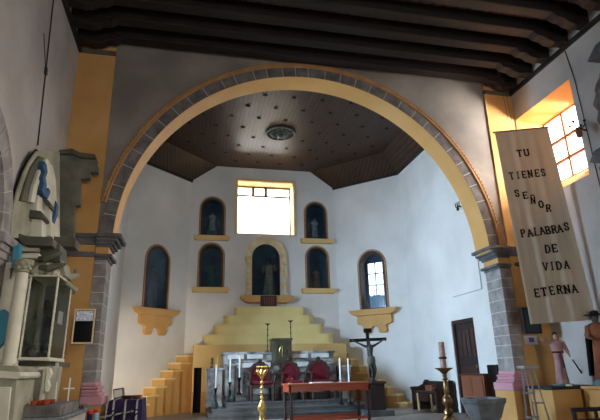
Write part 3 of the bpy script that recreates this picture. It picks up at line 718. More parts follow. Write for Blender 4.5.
o = MB().box(2.22, 2.62, 9.25, 9.5, tz + .001, tz + .018).build('altar_cloth', M['white_paint'], at=(2.4, 9.37, tz), bevel=.004); tag(o, 'folded white cloth lying on the reddish table', 'cloth')
t = thing('small_cross', 'small carved orange wooden cross on the left corner of the reddish table', 'cross', (1.81, 9.24, tz))
MB().lathe((1.81, 9.24, tz), [(.05, 0), (.04, .015), (.014, .03)], 10).build('foot', M['gilt_cream'], t, smooth=True)
mb = MB()
for k in range(4):
    a = k * PI / 2 ; c, s = math.cos(a), math.sin(a); P0 = (1.81, 9.24, tz + .085)
    mb.tube([P0, (1.81 + .03 * c, 9.24, tz + .085 + .03 * s), (1.81 + .058 * c, 9.24, tz + .085 + .058 * s)], [.012, .014, .022], 8)
mb.build('arms', M['terracotta'], t, smooth=True)

# ================================================================ GOLD CANDELABRUM
def tall_candlestick(x, y, z0, h, label, m, cat='candlestick', cluster=True):
    t = thing('altar_candlestick', label, cat, (x, y, z0))
    MB().lathe((x, y, z0), [(.13, 0), (.13, .02), (.10, .04), (.09, .10), (.05, .15), (.035, .18)], 14).build('base', M[m], t, smooth=True)
    pr = [(.035, .17), (.06, .20), (.035, .23), (.045, .25)]; 
    pr += [(.04, .27), (.075, .32), (.08, .36), (.05, .42), (.028, .46)]
    z = .48
    while z < h - .2: pr += [(.016, z), (.036, z + .025), (.016, z + .05)]; z += .085
    pr += [(.02, h - .16)]
    MB().lathe((x, y, z0), pr, 12).build('stem', M[m], t, smooth=True)
    if cluster:
        for k in range(8):
            a = k * PI / 4; c, s = math.cos(a), math.sin(a)
            mb = MB().tube([(x, y, z0 + h - .18), (x + .05 * c, y + .05 * s, z0 + h - .14), (x + .10 * c, y + .10 * s, z0 + h - .07), (x + .085 * c, y + .085 * s, z0 + h - .01)], [.012, .016, .014, .006], 6)
            mb.ball((x + .085 * c, y + .085 * s, z0 + h), .018, 6); mb.build('branch', M[m], t, smooth=True)
        MB().lathe((x, y, z0 + h - .16), [(.02, 0), (.05, .03), (.04, .08), (.02, .12)], 10).build('cup', M[m], t, smooth=True)
    return t
tall_candlestick(1.30, 9.2, 0, 1.03, 'tall polished gold candlestick with leafy top, in front of the left red chair', 'gold')
t = thing('paschal_candle_stand', 'tall brass stand carrying a thick painted paschal candle before the right wall', 'candle stand', (4.66, 8.9, 0))
x, y = 4.66, 8.9
MB().lathe((x, y, 0), [(.17, 0), (.17, .02), (.13, .05), (.10, .08), (.06, .12)], 14).build('base', M['brass'], t, smooth=True)
MB().lathe((x, y, 0), [(.05, .11), (.09, .15), (.08, .2), (.045, .24), (.06, .27), (.10, .33), (.09, .41), (.05, .45), (.035, .47), (.05, .52), (.045, .68), (.03, .71), (.055, .74), (.03, .77), (.045, .80), (.03, .83)], 14).build('stem', M['brass'], t, smooth=True)
MB().lathe((x, y, 0), [(.03, .82), (.07, .86), (.085, .88), (.165, .925), (.17, .935), (.08, .92), (.05, .90)], 16).build('drip_pan', M['brass'], t, smooth=True)
o = MB().tube([(x, y, .91), (x, y, 1.40)], .055, 14).build('paschal_candle', mat('rose_candle_wax', (150, 118, 112), (186, 158, 146), 30, .5), at=(x, y, .91), smooth=True); tag(o, 'thick rose-coloured paschal candle on the tall brass stand', 'candle')
c_ = MB(); c_.lathe((x, y, 1.09), [(.058, 0), (.075, .015), (.075, .03), (.058, .045)], 12); c_.build('dark_ring', M['dark_wood'], o, smooth=True)

# ================================================================ CRUCIFIX
cx, cy, cz = 3.93, 10.8, .69
t = thing('crucifix_pedestal', 'dark wooden pedestal on a low plinth carrying the crucifix', 'pedestal', (3.97, 10.85, 0))
MB().box(3.80, 4.15, 10.64, 11.0, .12, .64).build('body', M['door_wood'], t, bevel=.01)
MB().box(3.77, 4.18, 10.60, 11.02, .64, .69).build('top', M['dark_wood'], t, bevel=.008)
MB().box(3.72, 4.28, 10.5, 11.02, 0, .12).build('plinth', M['marble_dark'], t, bevel=.008)
t = thing('crucifix', 'dark wooden crucifix with figure standing on the pedestal before the right oblique wall', 'crucifix', (cx, cy, cz))
CT = Matrix.Translation((cx, cy, cz)) @ Matrix.Rotation(-.03, 4, 'Y')
mb = MB(); mb.T = CT; mb.box(-.035, .035, 0, .045, 0, 1.10).box(-.43, .43, -.005, .04, .84, .91); mb.build('cross', M['black_metal'], t, bevel=.006)
mb = MB(); mb.T = CT; mb.box(-.09, .09, -.02, 0, 1.03, 1.12); mb.build('title_board', M['black_metal'], t, bevel=.004)
mb = MB(); mb.T = CT; mb.lathe((0, 0, 0), [(.10, 0), (.10, .02), (.05, .05), (.04, .08)], 4); mb.build('foot', M['black_metal'], t)
def C(x, y, z, r): q = CT @ Vector((x, y, z)); return (q.x, q.y, q.z, r)
pts = [C(.01, -.05, .44, .058), C(.0, -.06, .55, .05), C(0, -.06, .65, .062), C(0, -.05, .72, .05), C(-.01, -.05, .765, .022), C(-.02, -.075, .80, .034), C(-.02, -.08, .84, .032),
       C(-.10, -.045, .735, .03), C(-.23, -.04, .80, .02), C(-.36, -.03, .865, .015), C(-.39, -.03, .875, .012),
       C(.10, -.045, .735, .03), C(.23, -.04, .80, .02), C(.36, -.03, .865, .015), C(.39, -.03, .875, .012),
       C(-.035, -.06, .38, .045), C(.0, -.10, .22, .032), C(-.005, -.06, .06, .02), C(-.005, -.09, .03, .018),
       C(.05, -.06, .38, .045), C(.07, -.10, .22, .032), C(.03, -.06, .07, .02), C(.025, -.09, .04, .018)]
e = [(0, 1), (1, 2), (2, 3), (3, 4), (4, 5), (5, 6), (3, 7), (7, 8), (8, 9), (9, 10), (3, 11), (11, 12), (12, 13), (13, 14), (0, 15), (15, 16), (16, 17), (17, 18), (0, 19), (19, 20), (20, 21), (21, 22)]
skin('figure', pts, e, 'corpus', t, 2)
mb = MB(); mb.T = CT; mb.lathe((.01, -.05, .36), [(.085, 0), (.095, .06), (.085, .14), (.07, .16)], 12, 1, .75); mb.build('loincloth', M['retablo_dark'], t, smooth=True)
mb = MB(); mb.T = CT; mb.ball((-.02, -.06, .845), .04, 8); mb.tube([(-.05, -.07, .83), (-.055, -.07, .76)], [.018, .01], 6); mb.build('hair', M['hair'], t, smooth=True)

# ================================================================ RIGHT SIDE OF APSE
t = thing('wooden_pew', 'dark wooden pew with shaped end panels along the right apse wall', 'pew', (5.6, 11.4, 0))
mb = MB(); mb.box(5.35, 5.78, 10.75, 11.9, .38, .42); mb.build('seat', M['door_wood'], t, bevel=.008)
mb = MB(); mb.box(5.74, 5.80, 10.75, 11.9, .1, .64); mb.build('backrest', M['door_wood'], t, bevel=.008)
for y0, y1 in ((10.69, 10.75), (11.9, 11.96)):
    prof = [(5.34, 0), (5.80, 0), (5.80, .66), (5.70, .67), (5.64, .57), (5.52, .52), (5.34, .52), (5.30, .5), (5.34, .42)]
    MB().prism([prof], y0, y1).build('end_panel', M['dark_wood'], t, bevel=.006)
mb = MB(); mb.box(5.38, 5.41, 10.75, 11.9, .2, .38); mb.build('front_rail', M['dark_wood'], t)
for y in (11.0, 11.7):
    MB().box(5.36, 5.40, y - .02, y + .02, 0, .38).build('leg', M['cream_plastic'], t)
o = MB().box(5.56, 5.70, 11.3, 11.65, .421, .55).build('cardboard_box', M['brown_wood'], at=(5.63, 11.5, .44), bevel=.005); tag(o, 'small tan box lying on the dark pew', 'box')
# door
t = struct(MB(FAR).prism([rect(9.66, 10.60, 0, 1.94), rect(9.73, 10.53, -.001, 1.87)], -.02, -.1), 'door_1', 'dark_wood')
mb = MB(FAR); mb.box(9.73, 10.53, -.06, -.1, 0, 1.87); mb.build('door_panel', M['door_wood'], t)
for k in range(4):
    u = 9.80 + k * .17; MB(FAR).box(u, u + .12, -.045, -.061, 1.15, 1.72).build('raised_panel', M['dark_wood'], t, bevel=.006)
MB(FAR).box(9.80, 10.46, -.045, -.061, .2, .95).build('raised_panel', M['dark_wood'], t, bevel=.006)
MB(FAR).ball((9.78, -.03, .95), .03, 8).build('door_knob', M['brass'], t, smooth=True)
# cabinet and loudspeaker near the door
t = thing('wooden_cabinet', 'brown wooden cabinet standing beneath the dark door, behind the stone font', 'cabinet', (5.68, 9.45, 0))
MB().box(5.52, 5.845, 9.02, 9.85, .05, .78).build('body', M['brown_wood'], t, bevel=.008)
MB().box(5.50, 5.848, 9.0, 9.87, .78, .81).build('top', M['dark_wood'], t, bevel=.006)
for a, b in ((9.05, 9.43), (9.44, 9.82)): MB().box(5.50, 5.52, a, b, .10, .75).build('door', M['brown_wood'], t, bevel=.005)
MB().box(5.54, 5.84, 9.04, 9.83, 0, .05).build('plinth', M['dark_wood'], t)
t = thing('loudspeaker', 'black loudspeaker on a stand beside the right stone pillar', 'speaker', (5.68, 8.75, 0))
MB().box(5.56, 5.82, 8.60, 8.92, .66, .97).build('cabinet', M['black_plastic'], t, bevel=.01)
MB().box(5.60, 5.80, 8.64, 8.88, 0, .66).build('stand', M['black_plastic'], t, bevel=.005)
MB().lathe((5.69, 8.76, .965), [(.07, -.005), (.07, .005)], 16).build('cone', M['screen'], t)
# baptismal font
t = thing('stone_font', 'wide grey stone baptismal basin on a pedestal in front of the right pillar', 'font', (4.32, 7.15, -.45))
fx, fy = 4.32, 7.15
MB().lathe((fx, fy, 0), [(.10, .12), (.16, .14), (.24, .24), (.31, .42), (.33, .44), (.34, .50), (.31, .50), (.29, .46), (.22, .32), (.02, .27)], 8, 1, 1).build('basin', M['font_stone'], t, bevel=.006)
MB().lathe((fx, fy, -.45), [(.22, 0), (.22, .08), (.17, .1), (.13, .16), (.10, .3), (.09, .42), (.13, .5), (.16, .54), (.12, .58)], 12).build('pedestal', M['font_stone'], t, smooth=True)
# step ladder
t = thing('step_ladder', 'aluminium step ladder standing open at the foot of the ochre pilaster', 'ladder', (4.85, 6.7, -.45))
def bar(mb, a, b, w=.02, d=.03):
    mb.tube([a, b], w, 6)
for (a, b) in (((4.78, 6.75, .93), (4.36, 6.30, -.45)), ((4.90, 6.75, .93), (4.58, 6.30, -.45))):
    MB().tube([a, b], .014, 6).build('front_rail', M['aluminium'], t, smooth=True)
for (a, b) in (((4.86, 6.81, .91), (5.03, 6.94, -.45)), ((5.00, 6.81, .91), (5.34, 6.94, -.45))):
    MB().tube([a, b], .011, 6).build('rear_rail', M['aluminium'], t, smooth=True)
MB().box(4.76, 5.02, 6.69, 6.86, .90, .94).build('top_cap', M['aluminium'], t, bevel=.006)
for k in range(4):
    f = .26 + k * .22; a = Vector((4.78, 6.75, .93)).lerp(Vector((4.36, 6.30, -.45)), f); b = Vector((4.90, 6.75, .93)).lerp(Vector((4.58, 6.30, -.45)), f)
    MB().box(a.x, b.x, a.y - .04, a.y + .04, a.z - .012, a.z + .012).build('step', M['aluminium'], t)
for f in (.36, .8):
    a = Vector((4.86, 6.81, .91)).lerp(Vector((5.03, 6.94, -.45)), f); b = Vector((5.00, 6.81, .91)).lerp(Vector((5.34, 6.94, -.45)), f)
    MB().tube([a, b], .012, 6).build('brace', M['aluminium'], t)

# ================================================================ RIGHT FOREGROUND: side altar, statues, bench
t = thing('side_altar_block', 'low ochre masonry block with dark cloth top carrying two statues at the right wall', 'side altar', (5.9, 7.2, -.45))
MB().box(5.42, XR - .005, 7.02, 7.44, -.45, .585).box(5.42, XR - .005, 7.44, 7.6, .0, .585).build('block', M['ochre'], t, bevel=.01)
MB().box(5.38, XR - .005, 6.98, 7.6, .585, .625).build('dark_cloth', M['dark_cloth'], t, bevel=.01)
o = MB().lathe((5.74, 7.03, .626), [(.04, 0), (.05, .02), (.03, .03)], 10).build('small_dish', M['white_paint'], at=(5.74, 7.03, .626), smooth=True); tag(o, 'tiny white dish on the front edge of the dark cloth', 'dish')
# scourged figure
st, T = statue('robed_statue', 'statue in faded rose robe reaching out one arm, on the dark-topped ochre block', 'statue', (5.86, 7.30, .655), .80, -.45, 'robe_pink', 'skin', pose='reach', coarse=False, slim=.72)
mb = MB(); mb.T = T; mb.lathe((0, 0, .60), [(.115, -.02), (.12, 0), (.118, .02)], 14, 1, .85); mb.tube([(.02, -.115, .6), (.03, -.15, .45), (.035, -.165, .3)], [.014, .018, .022], 6); mb.build('sash', M['robe_maroon'], st, smooth=True)
mb = MB(); mb.T = T; mb.lathe((0, 0, -.03), [(.20, 0), (.19, .02), (.16, .03)], 12); mb.build('rocky_base', M['teal_base'], st)
o = MB().tube([(6.24, 7.45, 1.02), (XR - .01, 7.42, .80)], .012, 6).build('wooden_rod', M['dark_wood'], at=(XR, 7.42, .8)); tag(o, 'short dark rod sticking out of the wall behind the rose robed statue', 'rod')
st, T = statue('robed_statue', 'brown robed statue with black cape at the right edge, on a teal base', 'statue', (6.17, 6.72, .72), .98, -.6, 'robe_brown', 'skin_dark', pose='hold', coarse=False)
mb = MB(); mb.T = T
n = 10; vs = []; fs = []
for j, (z, rr) in enumerate(((.80, .13), (.6, .15), (.35, .17), (.05, .19))):
    for i in range(n + 1):
        a = PI * (.08 + .84 * i / n) ; a = PI * 0 + a
        vs.append((rr * math.cos(a) * 1.15, rr * math.sin(a) * .8 + .0, z)); vs.append(((rr + .02) * math.cos(a) * 1.15, (rr + .02) * math.sin(a) * .8, z))
m_ = (n + 1) * 2
for j in range(3):
    for i in range(n):
        a = j * m_ + i * 2; fs += [(a, a + 2, a + 2 + m_, a + m_), (a + 1, a + 1 + m_, a + 3 + m_, a + 3)]
    fs += [(j * m_, j * m_ + m_, j * m_ + m_ + 1, j * m_ + 1), (j * m_ + 2 * n, j * m_ + 2 * n + 1, j * m_ + m_ + 2 * n + 1, j * m_ + m_ + 2 * n)]
fs += [(i * 2, i * 2 + 1, i * 2 + 3, i * 2 + 2) for i in range(n)] + [(3 * m_ + i * 2, 3 * m_ + i * 2 + 2, 3 * m_ + i * 2 + 3, 3 * m_ + i * 2 + 1) for i in range(n)]
mb.add(vs, fs); mb.build('cape', M['robe_black'], st, smooth=True)
mb = MB(); mb.T = T; mb.lathe((0, 0, .965), [(.15, 0), (.16, .008), (.07, .02), (.06, .06), (.02, .075)], 14); mb.build('hat', M['robe_black'], st, smooth=True)
mb = MB(); mb.T = T; mb.lathe((0, 0, -.09), [(.19, 0), (.19, .07), (.16, .09)], 12); mb.build('base', M['teal_base'], st)
o = MB().box(5.9, XR - .02, 6.42, 6.94, -.45, .585).box(5.86, XR - .02, 6.40, 6.94, .585, .628).build('statue_stand', M['ochre'], at=(6.1, 6.7, -.45), bevel=.008); tag(o, 'ochre stand under the brown robed statue at the right edge', 'stand')
# bench
t = thing('slatted_bench', 'brown wooden bench with open back in front of the ochre block at the lower right', 'bench', (5.6, 6.2, -.45))
MB().box(5.08, 6.30, 6.24, 6.28, .33, .385).build('top_rail', M['door_wood'], t, bevel=.006)
MB().box(5.08, 6.30, 6.22, 6.26, .20, .245).build('lower_rail', M['door_wood'], t, bevel=.006)
MB().box(5.06, 6.30, 5.84, 6.24, -.05, -.01).build('seat', M['door_wood'], t, bevel=.006)
for x in (5.12, 5.45, 5.78, 6.10): MB().box(x - .018, x + .018, 6.24, 6.27, .245, .33).build('spindle', M['door_wood'], t)
for x in (5.10, 6.26):
    MB().box(x - .02, x + .02, 6.22, 6.26, -.45, .33).build('leg', M['door_wood'], t); MB().box(x - .02, x + .02, 5.86, 5.90, -.45, -.05).build('leg', M['door_wood'], t)
# screens --------------------------------------------------------------------
def screen(x0, x1, z0, z1, y, label, pic):
    t = thing('wall_screen', label, 'screen', ((x0 + x1) / 2, y, z0))
    MB().box(x0 + .03, x1 - .03, y, YF - .03, z0 + .05, z1 - .05).build('bracket', M['black_plastic'], t)
    MB().box(x0, x1, y - .07, y, z0, z1).build('casing', M['black_plastic'], t, bevel=.006)
    MB().prism([rect(x0, x1, z0, z1), rect(x0 + .022, x1 - .022, z0 + .022, z1 - .022)], y - .085, y - .07).build('bezel', M['cream_plastic' if pic else 'black_plastic'], t)
    MB().box(x0 + .022, x1 - .022, y - .078, y - .071, z0 + .022, z1 - .022).build('display', M['screen'], t)
    if pic: MB().box(x0 + .03, x1 - .03, y - .082, y - .078, z1 - .17, z1 - .03).build('lit_picture', M['screen_pic'], t)
screen(-1.62, -1.33, 1.38, 1.87, 7.86, 'framed wall screen showing a pale picture, on the left ochre pilaster', True)
screen(5.73, 6.06, 1.47, 1.92, 7.93, 'blank black wall screen under the banner on the right ochre pilaster', False)
o = MB().box(5.77, 6.03, 7.955, 7.966, 1.29, 1.44).build('paper_notice', M['paper'], at=(5.9, 7.96, 1.29)); tag(o, 'white paper notice with violet mark pinned below the blank screen', 'notice')
MB().box(5.85, 5.95, 7.949, 7.955, 1.33, 1.41).build('printed_mark', M['ink'], o)

# ================================================================ BANNER
A_ = Vector((5.29, 7.22, 4.99)); B_ = Vector((6.12, 6.87, 4.99)); C_ = Vector((6.26, 6.80, 1.60)); D_ = Vector((5.34, 7.16, 1.57))
nrm = (B_ - A_).cross(Vector((0, 0, -1))).normalized()
if nrm.y > 0: nrm = -nrm
def BP(s, q, off=0):
    """s across 0..1, q down 0..1"""
    top = A_.lerp(B_, s); bot = D_.lerp(C_, s); p = top.lerp(bot, q)
    wv = (.012 * math.sin(s * 21) + .009 * math.sin(s * 37 + 1)) * (.25 + .75 * q)
    return p + nrm * (wv + off)
t = thing('lettered_banner', 'long unbleached cloth banner with black Spanish words hanging beside the right window', 'banner', tuple(D_))
n, m_ = 60, 30; vs = []; fs = []
for j in range(m_ + 1):
    for i in range(n + 1): vs.append(tuple(BP(i / n, j / m_)))
k0 = len(vs)
for j in range(m_ + 1):
    for i in range(n + 1): vs.append(tuple(BP(i / n, j / m_, -.004)))
def q4(b, i, j): return b + j * (n + 1) + i
for j in range(m_):
    for i in range(n):
        fs += [(q4(0, i, j), q4(0, i, j + 1), q4(0, i + 1, j + 1), q4(0, i + 1, j)), (q4(k0, i, j), q4(k0, i + 1, j), q4(k0, i + 1, j + 1), q4(k0, i, j + 1))]
for j in range(m_):
    fs += [(q4(0, 0, j), q4(k0, 0, j), q4(k0, 0, j + 1), q4(0, 0, j + 1)), (q4(0, n, j), q4(0, n, j + 1), q4(k0, n, j + 1), q4(k0, n, j))]
for i in range(n):
    fs += [(q4(0, i, 0), q4(0, i + 1, 0), q4(k0, i + 1, 0), q4(k0, i, 0)), (q4(0, i, m_), q4(k0, i, m_), q4(k0, i + 1, m_), q4(0, i + 1, m_))]
MB().add(vs, fs).build('cloth', M['banner'], t, smooth=True)
MB().tube([A_ + Vector((-.03, .01, .005)), B_ + Vector((.03, -.01, .005))], .014, 8).build('top_rod', M['brown_wood'], t, smooth=True)
for s in (.3, .36): p = A_.lerp(B_, s); MB().tube([p, (p.x - .02, p.y + .05, 6.5)], .004, 4).build('hanging_wire', M['cable'], t)
# letters as strokes on a 0..1 x 0..1 cell (x right, y up)
G = {
 'T': [[(.5, 0), (.5, 1)], [(0, 1), (1, 1)]], 'U': [[(.1, 1), (.1, .25), (.3, 0), (.7, 0), (.9, .25), (.9, 1)]],
 'I': [[(.5, 0), (.5, 1)], [(.2, 0), (.8, 0)], [(.2, 1), (.8, 1)]], 'E': [[(.95, 1), (.15, 1), (.15, 0), (.95, 0)], [(.15, .5), (.75, .5)]],
 'N': [[(.1, 0), (.1, 1), (.9, 0), (.9, 1)]], 'S': [[(.9, .8), (.7, 1), (.3, 1), (.1, .8), (.2, .58), (.8, .42), (.9, .2), (.7, 0), (.3, 0), (.1, .2)]],
 'O': [[(.3, 0), (.05, .3), (.05, .7), (.3, 1), (.7, 1), (.95, .7), (.95, .3), (.7, 0), (.3, 0)]],
 'R': [[(.12, 0), (.12, 1), (.7, 1), (.9, .8), (.7, .5), (.12, .5)], [(.5, .5), (.95, 0)]],
 'P': [[(.15, 0), (.15, 1), (.7, 1), (.92, .78), (.7, .5), (.15, .5)]], 'A': [[(.0, 0), (.5, 1), (1, 0)], [(.22, .35), (.78, .35)]],
 'L': [[(.15, 1), (.15, 0), (.95, 0)]], 'B': [[(.12, 0), (.12, 1), (.7, 1), (.88, .77), (.65, .52), (.12, .52)], [(.65, .52), (.93, .26), (.7, 0), (.12, 0)]],
 'D': [[(.12, 0), (.12, 1), (.6, 1), (.93, .7), (.93, .3), (.6, 0), (.12, 0)]], 'V': [[(0, 1), (.5, 0), (1, 1)]]}
SER = {'T': [(.5, 0), (0, .93), (1, .93)], 'U': [(.1, 1), (.9, 1)], 'N': [(.1, 0), (.9, 1), (.05, 1)], 'R': [(.12, 0), (.95, 0)], 'P': [(.15, 0)], 'A': [(0, 0), (1, 0)], 'L': [(.15, 1)], 'V': [(0, 1), (1, 1)], 'E': [(.95, .1), (.95, .9)]}
W_, H_ = (B_ - A_).length, A_.z - D_.z
def letter(ch, s, q, w, h, rot=0):
    """s, q: centre on the banner (fractions); w, h in metres"""
    mb = MB(); c, si = math.cos(rot), math.sin(rot); wd = W_ * (1 + .16 * q)
    def put(x, y, off): return BP(s + (x * c - y * si) / wd, q - (x * si + y * c) / H_, off)
    def bar_(a, b, t_):
        a = Vector(((a[0] - .5) * w, (a[1] - .5) * h)); b = Vector(((b[0] - .5) * w, (b[1] - .5) * h)); d = (b - a)
        if d.length < 1e-6: return
        d.normalize(); a = a - d * t_ * .4; b = b + d * t_ * .4; nn = Vector((-d.y, d.x)) * t_ / 2
        P = [a + nn, a - nn, b - nn, b + nn]
        mb.add([tuple(put(p.x, p.y, .006)) for p in P] + [tuple(put(p.x, p.y, .016)) for p in P], [(0, 1, 2, 3), (7, 6, 5, 4), (0, 4, 5, 1), (1, 5, 6, 2), (2, 6, 7, 3), (3, 7, 4, 0)])
    base = 'N' if ch == 'Ñ' else ch
    for st_ in G[base]:
        for a, b in zip(st_, st_[1:]): bar_(a, b, w * (.32 if abs(a[0] - b[0]) < .3 else .26))
    for (x_, y_) in SER.get(base, []):
        if base in 'TE' and 0 < y_ < 1: bar_((x_, y_ - .08), (x_, y_ + .08), w * .16)
        else: bar_((x_ - .17, y_), (x_ + .17, y_), h * .12)
    if ch == 'Ñ': bar_((.1, 1.28), (.9, 1.28), h * .14)
    return mb.build('black_letter', M['letter'], t)
words = [('TU', [(.375, .134), (.505, .133)], .078, .12, 0), ('TIENES', [(.15, .255), (.27, .253), (.375, .254), (.49, .252), (.612, .252), (.72, .252)], .066, .125, 0),
         ('SEÑOR', [(.186, .351), (.322, .366), (.439, .395), (.562, .42), (.669, .444)], .07, .115, 0),
         ('PALABRAS', [(.157, .562), (.275, .562), (.382, .559), (.482, .556), (.58, .556), (.68, .555), (.782, .552), (.893, .545)], .072, .125, 0),
         ('DE', [(.506, .65), (.62, .649)], .075, .125, 0), ('VIDA', [(.406, .736), (.518, .735), (.625, .735), (.752, .733)], .075, .125, 0),
         ('ETERNA', [(.19, .858), (.302, .855), (.429, .852), (.553, .849), (.665, .851), (.787, .85)], .078, .125, 0)]
random.seed(11)
for wd_, ps, w, h, _r in words:
    for ch, (s, q) in zip(wd_, ps): letter(ch, s, q, w * (.75 if ch == 'I' else 1), h, random.uniform(-.08, .08))

# ================================================================ RIGHT WALL FITTINGS
t = thing('wall_sconce', 'wrought candle sconce with curled arms on the wall before the right window', 'sconce', (6.1, 6.2, 4.64))
MB().tube([(XR, 6.30, 4.66), (6.10, 6.2, 4.64)], .014, 6).build('bracket', M['black_metal'], t, smooth=True)
for k in range(4):
    a = k * PI / 2 + .4; c, s = math.cos(a), math.sin(a)
    mb = MB().tube([(6.1, 6.2, 4.64), (6.1 + .05 * c, 6.2 + .05 * s, 4.60), (6.1 + .11 * c, 6.2 + .11 * s, 4.64), (6.1 + .12 * c, 6.2 + .12 * s, 4.70)], .009, 6); mb.lathe((6.1 + .12 * c, 6.2 + .12 * s, 4.70), [(.01, 0), (.025, .01), (.02, .03)], 8)
    mb.build('curled_arm', M['black_metal'], t, smooth=True)
MB().lathe((6.1, 6.2, 4.46), [(.02, 0), (.045, .03), (.05, .12), (.02, .18)], 10).build('hanging_cup', M['brown_wood'], t, smooth=True)
t = thing('carved_side_retable', 'edge of a dark grey carved stone retable at the far right edge of the photo', 'altarpiece', (6.2, 5.5, 3.9))
pr = [(5.9, 4.30), (5.86, 4.45), (5.92, 4.58), (5.86, 4.72), (5.93, 4.86), (5.83, 5.0), (5.80, 5.14), (5.70, 5.22), (5.55, 5.30), (5.2, 5.34), (5.2, 4.30)]
pr = [(y - .14 if y > 5.3 else y, z - .04) for y, z in pr]
MB(Fr((0, 0, 0), (0, 1), (1, 0))).prism([pr], 6.05, XR).build('carved_scroll', M['stone'], t, bevel=.03)
mb = MB()
for (y, z, r) in ((5.78, 4.5, .08), (5.78, 4.75, .07), (5.72, 5.02, .09), (5.6, 5.2, .07), (5.6, 4.6, .09), (5.55, 4.95, .1)): mb.ball((6.05, y - .14, z - .04), r, 10, .7, 1, 1)
mb.build('carved_leaves', M['stone'], t, smooth=True)
mb = MB(Fr((0, 0, 0), (0, 1), (1, 0))); mb.prism([[(6.03, 3.94), (5.90, 4.08), (5.2, 4.12), (5.2, 3.86), (5.86, 3.87)]], 6.0, XR); mb.build('bracket_cornice', M['stone_dark'], t, bevel=.015)
mb = MB(Fr((0, 0, 0), (0, 1), (1, 0))); mb.prism([[(5.86, 3.66), (5.9, 3.87), (5.2, 3.87), (5.2, 3.60)]], 6.06, XR); mb.ball((5.86, 6.05, 3.78), .05, 8); mb.build('corbel', M['stone_dark'], t, bevel=.015)
mb = MB(Fr((0, 0, 0), (0, 1), (1, 0))); mb.prism([[(5.66, 5.52), (5.45, 5.68), (5.0, 5.7), (5.0, 5.46), (5.5, 5.46)]], 6.0, XR); mb.build('canopy_cornice', M['stone_dark'], t, bevel=.015)
def cable(pts, label, r=.012, m='cable'):
    o = MB().tube(pts, r, 5).build('wall_cable', M[m], at=pts[0], smooth=True); tag(o, label, 'cable'); return o
cable([(XR - .012, 6.36, 6.26), (XR - .012, 6.29, 5.6), (XR - .012, 6.27, 4.6), (XR - .012, 6.25, 3.2)], 'thin dark cable running down the right wall beside the window', .008)
cable([(XL + .012, 6.27, 6.25), (XL + .012, 6.44, 4.93), (XL + .012, 6.57, 3.86)], 'thin dark cable running down the upper left wall to the glazed retablo', .009)
o = MB().box(XL, XL + .03, 6.41, 6.47, 4.86, 4.96).build('junction_box', M['cable'], at=(XL, 6.44, 4.86)); tag(o, 'tiny junction box on the upper left wall', 'box')
cable([(XL + .012, 6.43, 4.93), (XL + .012, 6.25, 5.15), (XL + .012, 6.15, 5.3)], 'short slanting cable above the junction box on the left wall', .005)
cable([(AXR - .012, 9.16, 4.4), (AXR - .012, 9.17, 2.46), (AXR - .012, 10.35, 2.46)], 'painted-over cable turning a right angle on the right apse wall', .012, 'cable_pale')
t = thing('wall_sconce', 'small dark iron sconce high on the right apse wall beside the arch', 'sconce', (5.8, 9.56, 4.3))
MB().tube([(AXR, 9.56, 4.36), (5.76, 9.56, 4.38)], .014, 6).build('bracket', M['black_metal'], t)
for dy in (-.07, 0, .07): MB().tube([(5.76, 9.56, 4.34), (5.76, 9.56 + dy, 4.36), (5.76, 9.56 + dy * 1.2, 4.46)], .012, 6).build('arm', M['black_metal'], t)
MB().lathe((5.76, 9.56, 4.26), [(.015, 0), (.035, .04), (.02, .1)], 8).build('boss', M['black_metal'], t)

# ================================================================ LEFT NAVE ARCH
t = thing('side_doorway_arch', 'grey stone arch and capital at the far left edge, before the glazed retablo', 'arch', (XL, 5.1, -.45))
mb = MB(FL)
n = 15
for i in range(n):
    a0, a1 = i * 180 / n + .4, (i + 1) * 180 / n - .4
    mb.prism([arc(ac, asp, ar + .27, a0, a1, 4) + arc(ac, asp, ar, a1, a0, 4)], -.3, .05)
mb.build('voussoirs', M['stone_lit'], t)
for s in (-1, 1):
    mb = MB(FL); z = -.45
    while z < 2.0:
        a, b = sorted((ac + s * ar, ac + s * (ar + .27))); mb.box(a, b, -.3, .05, z, z + .28); z += .29
    mb.build('jamb', M['stone_lit'], t)
    mb = MB(FL)
    for k, (p, za, zb) in enumerate(((.01, 2.10, 2.17), (.03, 2.17, 2.25), (.05, 2.25, 2.32), (.08, 2.32, 2.42))):
        a, b = sorted((ac + s * (ar - p), ac + s * (ar + .27 + p))); mb.box(a, b, -.3, .05 + p, za, zb)
    mb.build('capital', M['stone_lit'], t, bevel=.01)
mb = MB(FL); mb.prism([arc(ac, asp, ar + .265, 0, 180, 24) + arc(ac, asp, ar + .005, 180, 0, 24)], -.29, .042); mb.build('mortar_bed', M['mortar'], t)

